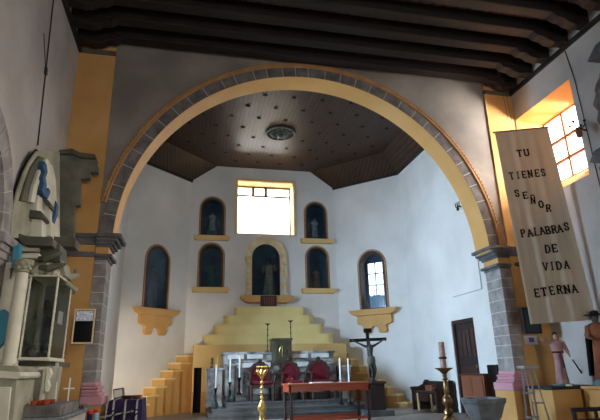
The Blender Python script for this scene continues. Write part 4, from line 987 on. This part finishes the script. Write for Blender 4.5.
# ================================================================ GLAZED RETABLO
t = thing('glazed_retablo', 'tall grey-green side altarpiece with column, arched top and glass case on the left wall', 'altarpiece', (-1.8, 6.6, -.45))
RET = [
    ('arched_back', 'retablo', 's', 0, -0.03, [(0.434, 3.654), (0.302, 3.46), (0.207, 3.263), (0.134, 3.02), (0.096, 2.764), (0.128, 2.443), (1.45, 2.762), (1.077, 3.935)]),
    ('outer_edge', 'roof_black', 's', -0.02, -0.05, [(0.468, 3.697), (0.291, 3.468), (0.197, 3.272), (0.125, 3.03), (0.092, 2.763), (0.111, 2.416), (0.174, 2.432), (0.156, 2.783), (0.195, 3.043), (0.269, 3.288), (0.366, 3.487), (0.526, 3.696)]),
    ('dark_arch_band', 'retablo_dark', 's', 0.03, -0.06, [(0.467, 3.6), (0.311, 3.384), (0.232, 3.133), (0.18, 2.901), (0.344, 2.945), (0.357, 3.155), (0.445, 3.4), (0.605, 3.634)]),
    ('pale_arch_band', 'retablo_pale', 's', 0.05, -0.039999999999999994, [(0.616, 3.639), (0.479, 3.415), (0.389, 3.166), (0.375, 2.955), (0.476, 2.977), (0.492, 3.192), (0.564, 3.423), (0.714, 3.625)]),
    ('tympanum', 'retablo_pale', 's', 0.04, -0.049999999999999996, [(0.74, 3.622), (0.642, 3.538), (0.59, 3.324), (0.555, 3.07), (0.577, 2.561), (1.188, 2.722), (1.114, 3.165), (0.981, 3.477), (0.837, 3.621)]),
    ('blue_drapery', 'blue_cloth', 's', 0.1, 0.010000000000000009, [(0.467, 3.532), (0.434, 3.45), (0.509, 3.4), (0.48, 3.308), (0.529, 3.246), (0.499, 3.155), (0.574, 3.103), (0.693, 3.105), (0.749, 3.22), (0.678, 3.249), (0.635, 3.192), (0.608, 3.277), (0.558, 3.339), (0.589, 3.433), (0.535, 3.507)]),
    ('pediment_block', 'retablo_pale', 'f', 6.4, 7.0, [(-2.062, 2.92), (-2.005, 2.846), (-1.833, 2.827), (-1.801, 2.573), (-2.062, 2.577)]),
    ('pediment_moulding', 'retablo_dark', 'f', 6.32, 6.75, [(-2.056, 2.972), (-1.99, 2.898), (-1.831, 2.88), (-1.789, 2.818), (-1.808, 2.791), (-1.977, 2.797), (-2.044, 2.883)]),
    ('pediment_block', 'retablo_pale', 'f', 6.6, 7.1, [(-1.921, 3.127), (-1.811, 3.01), (-1.754, 2.64), (-1.859, 2.637)]),
    ('pediment_moulding', 'retablo_dark', 'f', 6.52, 6.9, [(-1.908, 3.181), (-1.799, 3.065), (-1.779, 2.999), (-1.801, 2.985), (-1.911, 3.114)]),
    ('blue_scroll', 'blue_cloth', 'f', 6.7, 6.8, [(-1.792, 3.154), (-1.761, 3.1), (-1.758, 2.977), (-1.78, 2.853), (-1.805, 2.866), (-1.796, 2.989)]),
    ('stepped_flank', 'retablo_flank', 'f', 7.62, 7.74, [(-2.062, 4.228), (-2.062, 4.252), (-1.892, 4.285), (-1.768, 4.21), (-1.547, 4.192), (-1.47, 3.995), (-1.479, 3.944), (-1.595, 3.936), (-1.585, 3.838), (-1.726, 3.813), (-1.682, 3.396), (-1.764, 3.376), (-1.71, 2.882), (-1.941, 2.874), (-1.969, 3.461), (-2.034, 3.778), (-2.062, 4.018)]),
    ('flank_cornice', 'retablo_dark', 'f', 7.56, 7.78, [(-2.062, 4.248), (-1.878, 4.288), (-1.757, 4.23), (-1.538, 4.212), (-1.517, 4.146), (-1.748, 4.147), (-1.869, 4.205), (-2.062, 4.182)]),
    ('cornice', 'retablo_dark', 'f', 6.15, 6.5, [(-1.993, 2.549), (-1.893, 2.516), (-1.622, 2.513), (-1.606, 2.465), (-1.609, 2.405), (-1.91, 2.408), (-1.971, 2.466)]),
    ('side_cornice', 'retablo_dark', 'f', 6.75, 7.0, [(-1.782, 2.679), (-1.489, 2.649), (-1.49, 2.542), (-1.766, 2.547)]),
    ('frieze', 'retablo_pale', 'f', 6.28, 6.6, [(-1.994, 2.437), (-1.788, 2.444), (-1.778, 2.365), (-1.984, 2.365)]),
    ('architrave', 'retablo_pale', 'f', 6.24, 6.6, [(-1.978, 2.332), (-1.764, 2.337), (-1.745, 2.278), (-1.97, 2.272)]),
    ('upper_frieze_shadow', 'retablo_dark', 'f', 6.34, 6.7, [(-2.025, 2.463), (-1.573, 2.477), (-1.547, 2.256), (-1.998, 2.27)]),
    ('crest', 'retablo_pale', 'f', 6.38, 6.6, [(-1.871, 2.124), (-1.835, 2.185), (-1.775, 2.235), (-1.748, 2.284), (-1.718, 2.309), (-1.681, 2.273), (-1.644, 2.25), (-1.597, 2.226), (-1.569, 2.178), (-1.541, 2.13)]),
    ('lower_frieze', 'retablo', 'f', 6.42, 6.8, [(-2.024, 2.286), (-1.547, 2.297), (-1.479, 2.102), (-2.013, 2.129)]),
    ('case_sill', 'retablo_pale', 'f', 6.2, 6.9, [(-1.816, 1.161), (-1.489, 1.145), (-1.486, 1.113), (-1.811, 1.13)]),
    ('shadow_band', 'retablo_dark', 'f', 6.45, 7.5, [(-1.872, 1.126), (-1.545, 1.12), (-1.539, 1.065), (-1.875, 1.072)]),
    ('body', 'retablo', 'f', 6.42, 6.9, [(-1.877, 1.071), (-1.5, 1.064), (-1.518, 0.371), (-1.871, 0.387)]),
    ('body_moulding', 'retablo_pale', 'f', 6.36, 6.43, [(-1.839, 1.07), (-1.547, 1.053), (-1.554, 1.021), (-1.834, 1.038)]),
    ('body_moulding', 'retablo_pale', 'f', 6.36, 6.43, [(-1.585, 1.022), (-1.554, 1.021), (-1.547, 0.56), (-1.588, 0.562)]),
    ('scroll_bracket', 'retablo_pale', 'f', 6.34, 6.44, [(-1.553, 1.053), (-1.51, 1.041), (-1.492, 0.977), (-1.515, 0.913), (-1.497, 0.85), (-1.51, 0.787), (-1.542, 0.798), (-1.542, 0.882), (-1.541, 0.957)]),
    ('side_post', 'retablo_pale', 'f', 6.7, 6.76, [(-1.55, 1.125), (-1.516, 1.125), (-1.478, 0.341), (-1.51, 0.342)]),
    ('column_pedestal', 'retablo', 'f', 5.72, 6.35, [(-2.035, 0.953), (-1.656, 0.943), (-1.63, 0.376), (-2.014, 0.394)]),
    ('pedestal_cornice', 'retablo_pale', 'f', 5.66, 6.4, [(-2.027, 1.037), (-1.619, 0.999), (-1.605, 0.961), (-1.628, 0.934), (-2.015, 0.962)]),
    ('pedestal_cornice', 'retablo', 'f', 5.69, 6.4, [(-2.045, 1.084), (-1.654, 1.057), (-1.631, 1.019), (-1.637, 1.0), (-2.036, 1.028)]),
    ('pedestal_moulding', 'retablo_pale', 'f', 5.69, 5.73, [(-1.825, 0.864), (-1.69, 0.86), (-1.676, 0.514), (-1.825, 0.52)]),
    ('back_board', 'retablo_pale', 'f', 6.0, 6.3, [(-2.02, 2.173), (-1.898, 2.176), (-1.879, 1.066), (-2.012, 1.069)]),
    ('turquoise_panel', 'turquoise', 'f', 5.9, 5.98, [(-2.005, 1.614), (-1.932, 1.645), (-1.886, 1.593), (-1.869, 1.406), (-1.883, 1.304), (-1.946, 1.225)]),
    ('turquoise_panel', 'turquoise', 'f', 5.9, 6.0, [(-1.94, 2.323), (-1.876, 2.37), (-1.857, 2.156), (-1.867, 2.089), (-1.927, 2.087)]),
]

FS = Fr((-2.03, 5.85, 0), (.31, 2.05), (2.05, -.31))
for nm, m, kind_, d0, d1, poly in RET:
    if kind_ == 's': MB(FS).prism([poly], d0, d1).build(nm, M[m], t, bevel=.006)
    else: MB().prism([poly], d0, d1).build(nm, M[m], t, bevel=.006)
cxx, cyy = -1.80, 5.88
MB().lathe((cxx, cyy, 1.03), [(.095, 0), (.095, .03), (.075, .05), (.08, .07), (.066, .1), (.068, .5), (.060, 1.0)], 18).build('column_shaft', M['retablo_pale'], t, smooth=True)
mb = MB().lathe((cxx, cyy, 2.03), [(.062, 0), (.075, .01), (.062, .03), (.08, .08), (.10, .12), (.105, .14)], 12)
for k in range(8):
    a = k * PI / 4; mb.ball((cxx + .08 * math.cos(a), cyy + .08 * math.sin(a), 2.13), .024, 6); mb.ball((cxx + .07 * math.cos(a + .4), cyy + .07 * math.sin(a + .4), 2.08), .02, 6)
mb.build('column_capital', M['retablo'], t, smooth=True)
MB().ball((-1.71, 5.78, 1.055), .028, 8).build('gilt_knob', M['gilt_cream'], t, smooth=True)
MB().ball((-1.90, 5.85, 2.06), .022, 6).tube([(-1.9, 5.85, 2.05), (-1.9, 5.85, 1.96)], [.014, .006], 6).build('finial', M['retablo_dark'], t, smooth=True)
mb = MB(); mb.tube([(-1.74, 6.2, 2.26), (-1.66, 6.15, 2.25), (-1.58, 6.15, 2.29), (-1.52, 6.2, 2.34)], [.03, .045, .04, .03], 10); mb.tube([(-1.72, 6.2, 2.16), (-1.62, 6.15, 2.14), (-1.54, 6.2, 2.18), (-1.48, 6.3, 2.22)], [.03, .045, .04, .02], 10)
mb.build('curled_scroll', M['retablo_dark'], t, smooth=True)
mb = MB(); mb.tube([(-1.56, 6.4, 2.10), (-1.50, 6.7, 2.14), (-1.46, 6.9, 2.20), (-1.50, 6.95, 2.28)], [.04, .04, .035, .02], 8); mb.tube([(-1.52, 6.6, 2.06), (-1.44, 6.8, 2.0), (-1.46, 6.85, 1.95)], [.03, .025, .015], 8); mb.ball((-1.44, 6.8, 2.0), .035, 8)
mb.build('leaf_scroll', M['retablo'], t, smooth=True)
mb = MB()
for (x, z, r) in ((-1.80, 2.10, .035), (-1.74, 2.14, .035), (-1.69, 2.20, .045), (-1.66, 2.14, .04), (-1.60, 2.13, .035), (-1.56, 2.10, .03)): mb.ball((x, 6.36, z), r, 8)
mb.build('carved_crest', M['retablo_pale'], t, smooth=True)
# glass case
t = thing('glass_case', 'projecting glazed display case with scalloped cream frame below the retablo cornice', 'display case', (-1.68, 6.55, 1.14))
gx0, gx1, gy0, gy1, gz0, gz1 = -1.815, -1.52, 6.25, 6.93, 1.155, 2.06
def post(x, y): 
    m2 = MB(); m2.tube([(x, y, gz0), (x, y, gz1)], .012, 6)
    for k in range(10): m2.ball((x, y, gz0 + .04 + k * .092), .017, 6)
    m2.build('scalloped_post', M['retablo_pale'], t, smooth=True)
post(gx1, gy0); post(gx1 - .0, gy1); post(gx0, gy0)
MB().box(gx0 - .02, gx1 + .02, gy0 - .02, gy1 + .02, gz0 - .02, gz0).build('case_base', M['retablo_pale'], t, bevel=.004)
MB().box(gx0 - .02, gx1 + .02, gy0 - .02, gy1 + .02, gz1, gz1 + .02).build('case_top', M['retablo_pale'], t, bevel=.004)
MB().box(gx0, gx1, gy0 - .004, gy0 + .004, gz0, gz1).build('glass_pane', M['case_glass'], t)
MB().box(gx1 - .004, gx1 + .004, gy0, gy1, gz0, gz1).build('glass_pane', M['case_glass'], t)
MB().box(gx0 - .01, gx1, gy1 - .03, gy1, gz0, gz1).box(gx0 - .02, gx0 - .01, gy0, gy1, gz0, gz1).build('back_lining', M['retablo_flank'], t)
MB().box(gx1 - .012, gx1 - .006, 6.5, 6.72, 1.55, 1.70).build('white_notice', M['paper'], t)
statue('enshrined_statue', 'dark robed statue inside the glass case of the left retablo', 'statue', (-1.70, 6.62, 1.175), .66, .22, 'robe_grey', 'skin_dark', pose='pray', coarse=False)
mb = MB()
random.seed(4)
for k in range(22):
    mb.ball((random.uniform(-1.78, -1.58), random.uniform(6.36, 6.46), 1.20 + random.uniform(0, .13)), random.uniform(.025, .045), 8)
o = mb.build('dark_flower_heap', M['robe_grey'], at=(-1.68, 6.4, 1.18), smooth=True); tag(o, 'heap of dark dried flowers at the statue feet inside the glass case', 'flowers', kind='stuff')
# low stone slab with red candle cups
t = thing('stone_block', 'low grey stone block with stepped slab standing below the glass case', 'block', (-1.45, 6.6, -.45))
MB().box(-1.64, -1.28, 6.02, 7.0, .545, .665).build('upper_block', M['stone'], t, bevel=.01)
MB().box(-1.68, -1.24, 5.97, 7.6, .505, .545).build('slab', M['font_stone'], t, bevel=.01)
MB().box(-1.64, -1.28, 6.04, 7.5, -.45, .505).build('foot', M['plaster_nave'], t)
posn = [(6.05, -.06), (6.08, 0), (6.06, .06), (6.16, -.09), (6.18, -.02), (6.17, .05), (6.27, .0), (6.30, .07)]
labs = ['left cup of the front row', 'middle cup of the front row', 'right cup of the front row', 'left cup of the middle row', 'middle cup of the middle row', 'right cup of the middle row', 'left cup of the rear row', 'right cup of the rear row']
for i, (y, k) in enumerate(posn):
    x = -1.50 + k * .95; z = .665
    t2 = thing('candle_cup', 'red glass candle cup on the grey stone block, ' + labs[i], 'candle cup', (x, y, z), 0, 'red candle cups on the stone block')
    mb = MB().lathe((x, y, z), [(.02, 0), (.03, .01), (.033, .045), (.028, .045), (.02, .02)], 10); mb.build('cup', M['terracotta'], t2, smooth=True)
    MB().lathe((x, y, z), [(.018, .022), (.018, .03)], 8).build('wax', M['white_wax'], t2)
t = thing('white_cross', 'thin white painted wooden cross behind the red candle cups', 'cross', (-1.38, 6.8, .665))
MB().box(-1.385, -1.373, 6.80, 6.82, .665, .93).build('upright', M['white_paint'], t); MB().box(-1.44, -1.32, 6.795, 6.815, .80, .815).build('crossbar', M['white_paint'], t)

# ================================================================ PURPLE TABLE AND VIGIL LIGHTS
t = thing('draped_table', 'small table draped in purple cloth with silver bands beside the left pillar', 'table', (-.95, 8.4, 0))
x0, x1, y0, y1, zt = -1.07, -.62, 8.02, 8.75, .60
for xx in (x0 + .06, x1 - .06):
    for yy in (y0 + .06, y1 - .06): MB().box(xx - .02, xx + .02, yy - .02, yy + .02, 0, zt - .02).build('leg', M['dark_wood'], t)
MB().box(x0 + .01, x1 - .01, y0 + .01, y1 - .01, zt - .03, zt - .012).build('tabletop', M['dark_wood'], t)
n = 72; ring = []
per = [(x0, y0), (x1, y0), (x1, y1), (x0, y1)]
for i in range(n):
    s = i / n * 4; k = int(s); f = s - k; a, b = Vector(per[k]), Vector(per[(k + 1) % 4]); ring.append(a.lerp(b, f))
vs = []; fs = []; cen = Vector(((x0 + x1) / 2, (y0 + y1) / 2))
for j, (z, g_) in enumerate(((zt, -.03), (zt, 0), (zt - .03, .012), (.35, .04), (.06, .06))):
    for i, p in enumerate(ring):
        d = (p - cen).normalized(); w_ = g_ + (.022 * math.sin(i * .9) * (j - 2) / 2 if j > 2 else 0); q = p + d * w_; vs.append((q.x, q.y, z))
for j in range(4):
    for i in range(n): l = (i + 1) % n; fs.append((j * n + i, j * n + l, (j + 1) * n + l, (j + 1) * n + i))
fs.append(tuple(range(n)))
cl = MB().add(vs, fs).build('purple_cloth', M['purple_cloth'], at=(-.92, 8.35, 0), smooth=True); tag(cl, 'deep purple cloth with silver bands draped over the small left table', 'cloth')
sm = cl.modifiers.new('thick', 'SOLIDIFY'); sm.thickness = .006
for xx in (-1.0, -.84, -.68):
    mb = MB(); mb.add([(xx - .012, y0 + .005, zt + .004), (xx + .012, y0 + .005, zt + .004), (xx + .012, y1, zt + .004), (xx - .012, y1, zt + .004), (xx - .012, y0 - .03, zt - .03), (xx + .012, y0 - .03, zt - .03), (xx - .014, y0 - .055, .35), (xx + .014, y0 - .055, .35), (xx - .014, y0 - .085, .07), (xx + .014, y0 - .085, .07)],
                      [(0, 1, 2, 3), (0, 4, 5, 1), (4, 6, 7, 5), (6, 8, 9, 7)])
    b_ = mb.build('silver_band', M['silver'], cl); s2 = b_.modifiers.new('thick', 'SOLIDIFY'); s2.thickness = .006
t = thing('wooden_lectern_box', 'small grey wooden box tilted on the purple cloth by the pillar base', 'box', (-.98, 8.3, zt))
mb = MB(); mb.T = Matrix.Translation((-.97, 8.3, zt + .04)) @ Matrix.Rotation(-.15, 4, 'Y'); mb.box(-.07, .07, -.08, .08, -.02, .12); mb.build('body', M['stone'], t, bevel=.008)
mb = MB(); mb.T = Matrix.Translation((-.97, 8.3, zt + .04)) @ Matrix.Rotation(-.15, 4, 'Y'); mb.box(-.055, .055, -.088, -.08, 0, .10); mb.build('front_panel', M['white_paint'], t)
for i, (xx, lab) in enumerate(((-.85, 'dark carved bowl on the purple cloth, left of the other'), (-.71, 'dark carved bowl on the purple cloth, right of the other'))):
    o = MB().lathe((xx, 8.2, zt + .007), [(.05, 0), (.07, .02), (.08, .05), (.06, .05), (.04, .02)], 12).build('wooden_bowl', M['dark_wood'] if i == 0 else M['brown_wood'], at=(xx, 8.2, zt + .007), smooth=True); tag(o, lab, 'bowl')
def vigil(x, y, z, h, m, label, cap='terracotta'):
    t = thing('vigil_candle', label, 'candle', (x, y, z))
    MB().lathe((x, y, z), [(.028, 0), (.034, .01), (.034, h), (.028, h), (.026, .02)], 12).build('glass_jar', M[m], t, smooth=True)
    MB().lathe((x, y, z + h), [(.03, -.02), (.036, 0), (.036, .03), (.02, .04)], 12).build('red_rim', M[cap], t, smooth=True)
M['vigil_blue'] = mat('dark_blue_glass', (24, 32, 66), (34, 44, 84), 6, .3); M['vigil_light'] = mat('pale_blue_glass', (140, 184, 214), (160, 200, 226), 6, .3)
M['bright_red'] = mat('bright_red_plastic', (214, 48, 36), rough=.4)
t = thing('iron_votive_stand', 'dark iron votive stand with scrolled bars in front of the purple cloth', 'stand', (-1.05, 7.6, -.45))
MB().box(-1.34, -.66, 7.62, 7.82, .33, .35).build('tray', M['black_metal'], t)
for xx in (-1.32, -.68): MB().box(xx - .012, xx + .012, 7.70, 7.73, -.45, .33).build('leg', M['black_metal'], t)
for k in range(4):
    a = -1.0 + k * .1; MB().tube([(a, 7.7, .35), (a + .03, 7.7, .42), (a + .07, 7.7, .45), (a + .05, 7.7, .49), (a + .01, 7.7, .47)], .012, 6).build('scroll', M['black_metal'], t, smooth=True)
MB().tube([(-1.15, 7.72, .40), (-.7, 7.72, .47)], .012, 6).build('rail', M['silver'], t)
vigil(-1.265, 7.72, .352, .11, 'vigil_blue', 'dark blue vigil candle with red rim on the iron stand', 'bright_red')
vigil(-1.185, 7.74, .352, .12, 'vigil_light', 'pale blue vigil candle with red rim on the iron stand', 'bright_red')
o = MB().box(-1.42, -1.27, 7.3, 7.5, .547, .59).build('metal_grate', M['stone_dark'], at=(-1.35, 7.4, .547), bevel=.004)
tag(o, 'small dark ribbed grate lying on the stone slab beside the vigil candles', 'grate')
for k in range(4): MB().box(-1.41 + k * .035, -1.395 + k * .035, 7.295, 7.30, .55, .585).build('rib', M['black_metal'], o)

# ================================================================ OUTSIDE
struct(MB().box(-30, 40, 17, 60, -1.2, -.7), 'ground', 'grass')
t = MB()
random.seed(9)
for k in range(26): t.ball((1.1 + k * .09, 17.2 + random.uniform(-.2, .2), 4.78 + random.uniform(0, .12)), random.uniform(.1, .17), 7)
o = t.build('shrub_top', M['grass'], at=(2.1, 17.2, 4.6)); tag(o, 'ragged plant tops just visible along the bottom of the great back window', 'plants', kind='stuff')
struct(MB().box(-1, 6, 16.9, 17.5, -.7, 4.75), 'garden_wall', 'plaster_nave')

# ================================================================ LIGHT
W = bpy.data.worlds.new('sky'); bpy.context.scene.world = W; W.use_nodes = True
W.node_tree.nodes['Background'].inputs[0].default_value = (1.0, .975, .93, 1); W.node_tree.nodes['Background'].inputs[1].default_value = 5.5
def area(name, loc, target, sx, sy, power, col, portal=False, spread=180):
    l = bpy.data.lights.new(name, 'AREA'); l.shape = 'RECTANGLE'; l.size = sx; l.size_y = sy; l.energy = power; l.color = col
    l.spread = math.radians(spread)
    if portal: l.cycles.is_portal = True
    o = bpy.data.objects.new(name, l); COL.objects.link(o); o.location = loc
    d = Vector(target) - Vector(loc); o.rotation_euler = d.to_track_quat('-Z', 'Y').to_euler(); return o
area('portal_back_window', (2.135, 14.95, 5.7), (2.135, 10, 5.7), 1.9, 1.9, 1, (1, 1, 1), True)
area('portal_right_window', (7.0, 7.34, 4.92), (0, 7.34, 4.92), 1.1, 1.5, 1, (1, 1, 1), True)
area('portal_apse_side', (-2.3, 9.7, 2.7), (3, 9.7, 2.7), 1.3, 1.9, 1, (1, 1, 1), True)
area('portal_niche_window', (5.55, 13.95, 3.5), (4.5, 12.9, 3.5), .6, 1.1, 1, (1, 1, 1), True)
area('portal_added_window', (7.0, 3.0, 4.8), (0, 3.0, 4.8), 1.6, 1.8, 1, (1, 1, 1), True)
area('daylight_added_window', (8.6, 2.6, 6.2), (-1.8, 6.9, 1.0), 1.2, 1.2, 900, (1, .93, .82))  # light for the added window, aimed at the retablo side
area('portal_rear_door', (2.1, -6.65, 1.4), (2.1, 0, 1.4), 2.6, 3.5, 1, (1, 1, 1), True)
area('daylight_right_window', (8.1, 7.45, 6.1), (5.6, 7.3, 4.2), 1.2, 1.2, 500, (1, .82, .60))

area('daylight_right_window', (8.5, 6.1, 4.7), (3.6, 8.0, 5.6), .8, 1.2, 900, (1, .93, .84))
area('daylight_back_window', (2.135, 15.4, 6.6), (2.1, 11, 3.6), 1.8, 1.8, 420, (1, .95, .88))
area('daylight_apse_side', (-2.9, 9.5, 3.0), (5.8, 10.0, 2.0), 1.4, 1.9, 1300, (.55, .79, 1.0))
t = thing('added_spot', 'unseen black spotlight added beside the left pillar to warm the left oblique wall', 'lamp', (-1.5, 9.0, 0))  # lamp added out of view to throw a warm glow on the oblique wall
MB().lathe((-1.5, 9.0, 0), [(.12, 0), (.12, .02), (.015, .03), (.015, .60)], 12).build('stand', M['black_metal'], t)
MB().tube([(-1.505, 8.94, .66), (-1.495, 9.02, .68)], .06, 12).build('lamp_head', M['black_metal'], t)
l = bpy.data.lights.new('added_spot_light', 'SPOT'); l.energy = 420; l.color = (1, .86, .66); l.spot_size = math.radians(56); l.spot_blend = 1; l.shadow_soft_size = .05
o = bpy.data.objects.new('added_spot_light', l); COL.objects.link(o); o.location = (-1.49, 9.06, .69)
o.rotation_euler = (Vector((-1.1, 13.2, 1.1)) - Vector(o.location)).to_track_quat('-Z', 'Y').to_euler()
area('daylight_rear', (2.1, -6.7, 1.4), (2.1, 8, 1.6), 2.5, 2.6, 170, (1, .96, .92))

# ================================================================ CAMERA
yaw, pitch, roll, fpx = .2206, .3124, -.0241, 496.75
cyw, syw, cp, sp = math.cos(yaw), math.sin(yaw), math.cos(pitch), math.sin(pitch)
fw = Vector((syw * cp, cyw * cp, sp)); rt = Vector((cyw, -syw, 0)); up = rt.cross(fw)
c_, s_ = math.cos(roll), math.sin(roll); rt, up = rt * c_ + up * s_, up * c_ - rt * s_
cam = bpy.data.cameras.new('camera'); co = bpy.data.objects.new('camera', cam); COL.objects.link(co)
cam.sensor_width = 36; cam.sensor_fit = 'HORIZONTAL'; cam.lens = 36 * fpx / 600; cam.clip_start = .05; cam.clip_end = 200
co.matrix_world = Matrix(((rt.x, up.x, -fw.x, 0), (rt.y, up.y, -fw.y, 0), (rt.z, up.z, -fw.z, .95), (0, 0, 0, 1)))
sc = bpy.context.scene; sc.camera = co
sc.view_settings.view_transform = 'Standard'; sc.view_settings.look = 'None'; sc.view_settings.gamma = 1; sc.view_settings.use_curve_mapping = False
sc.view_settings.exposure = 0.12
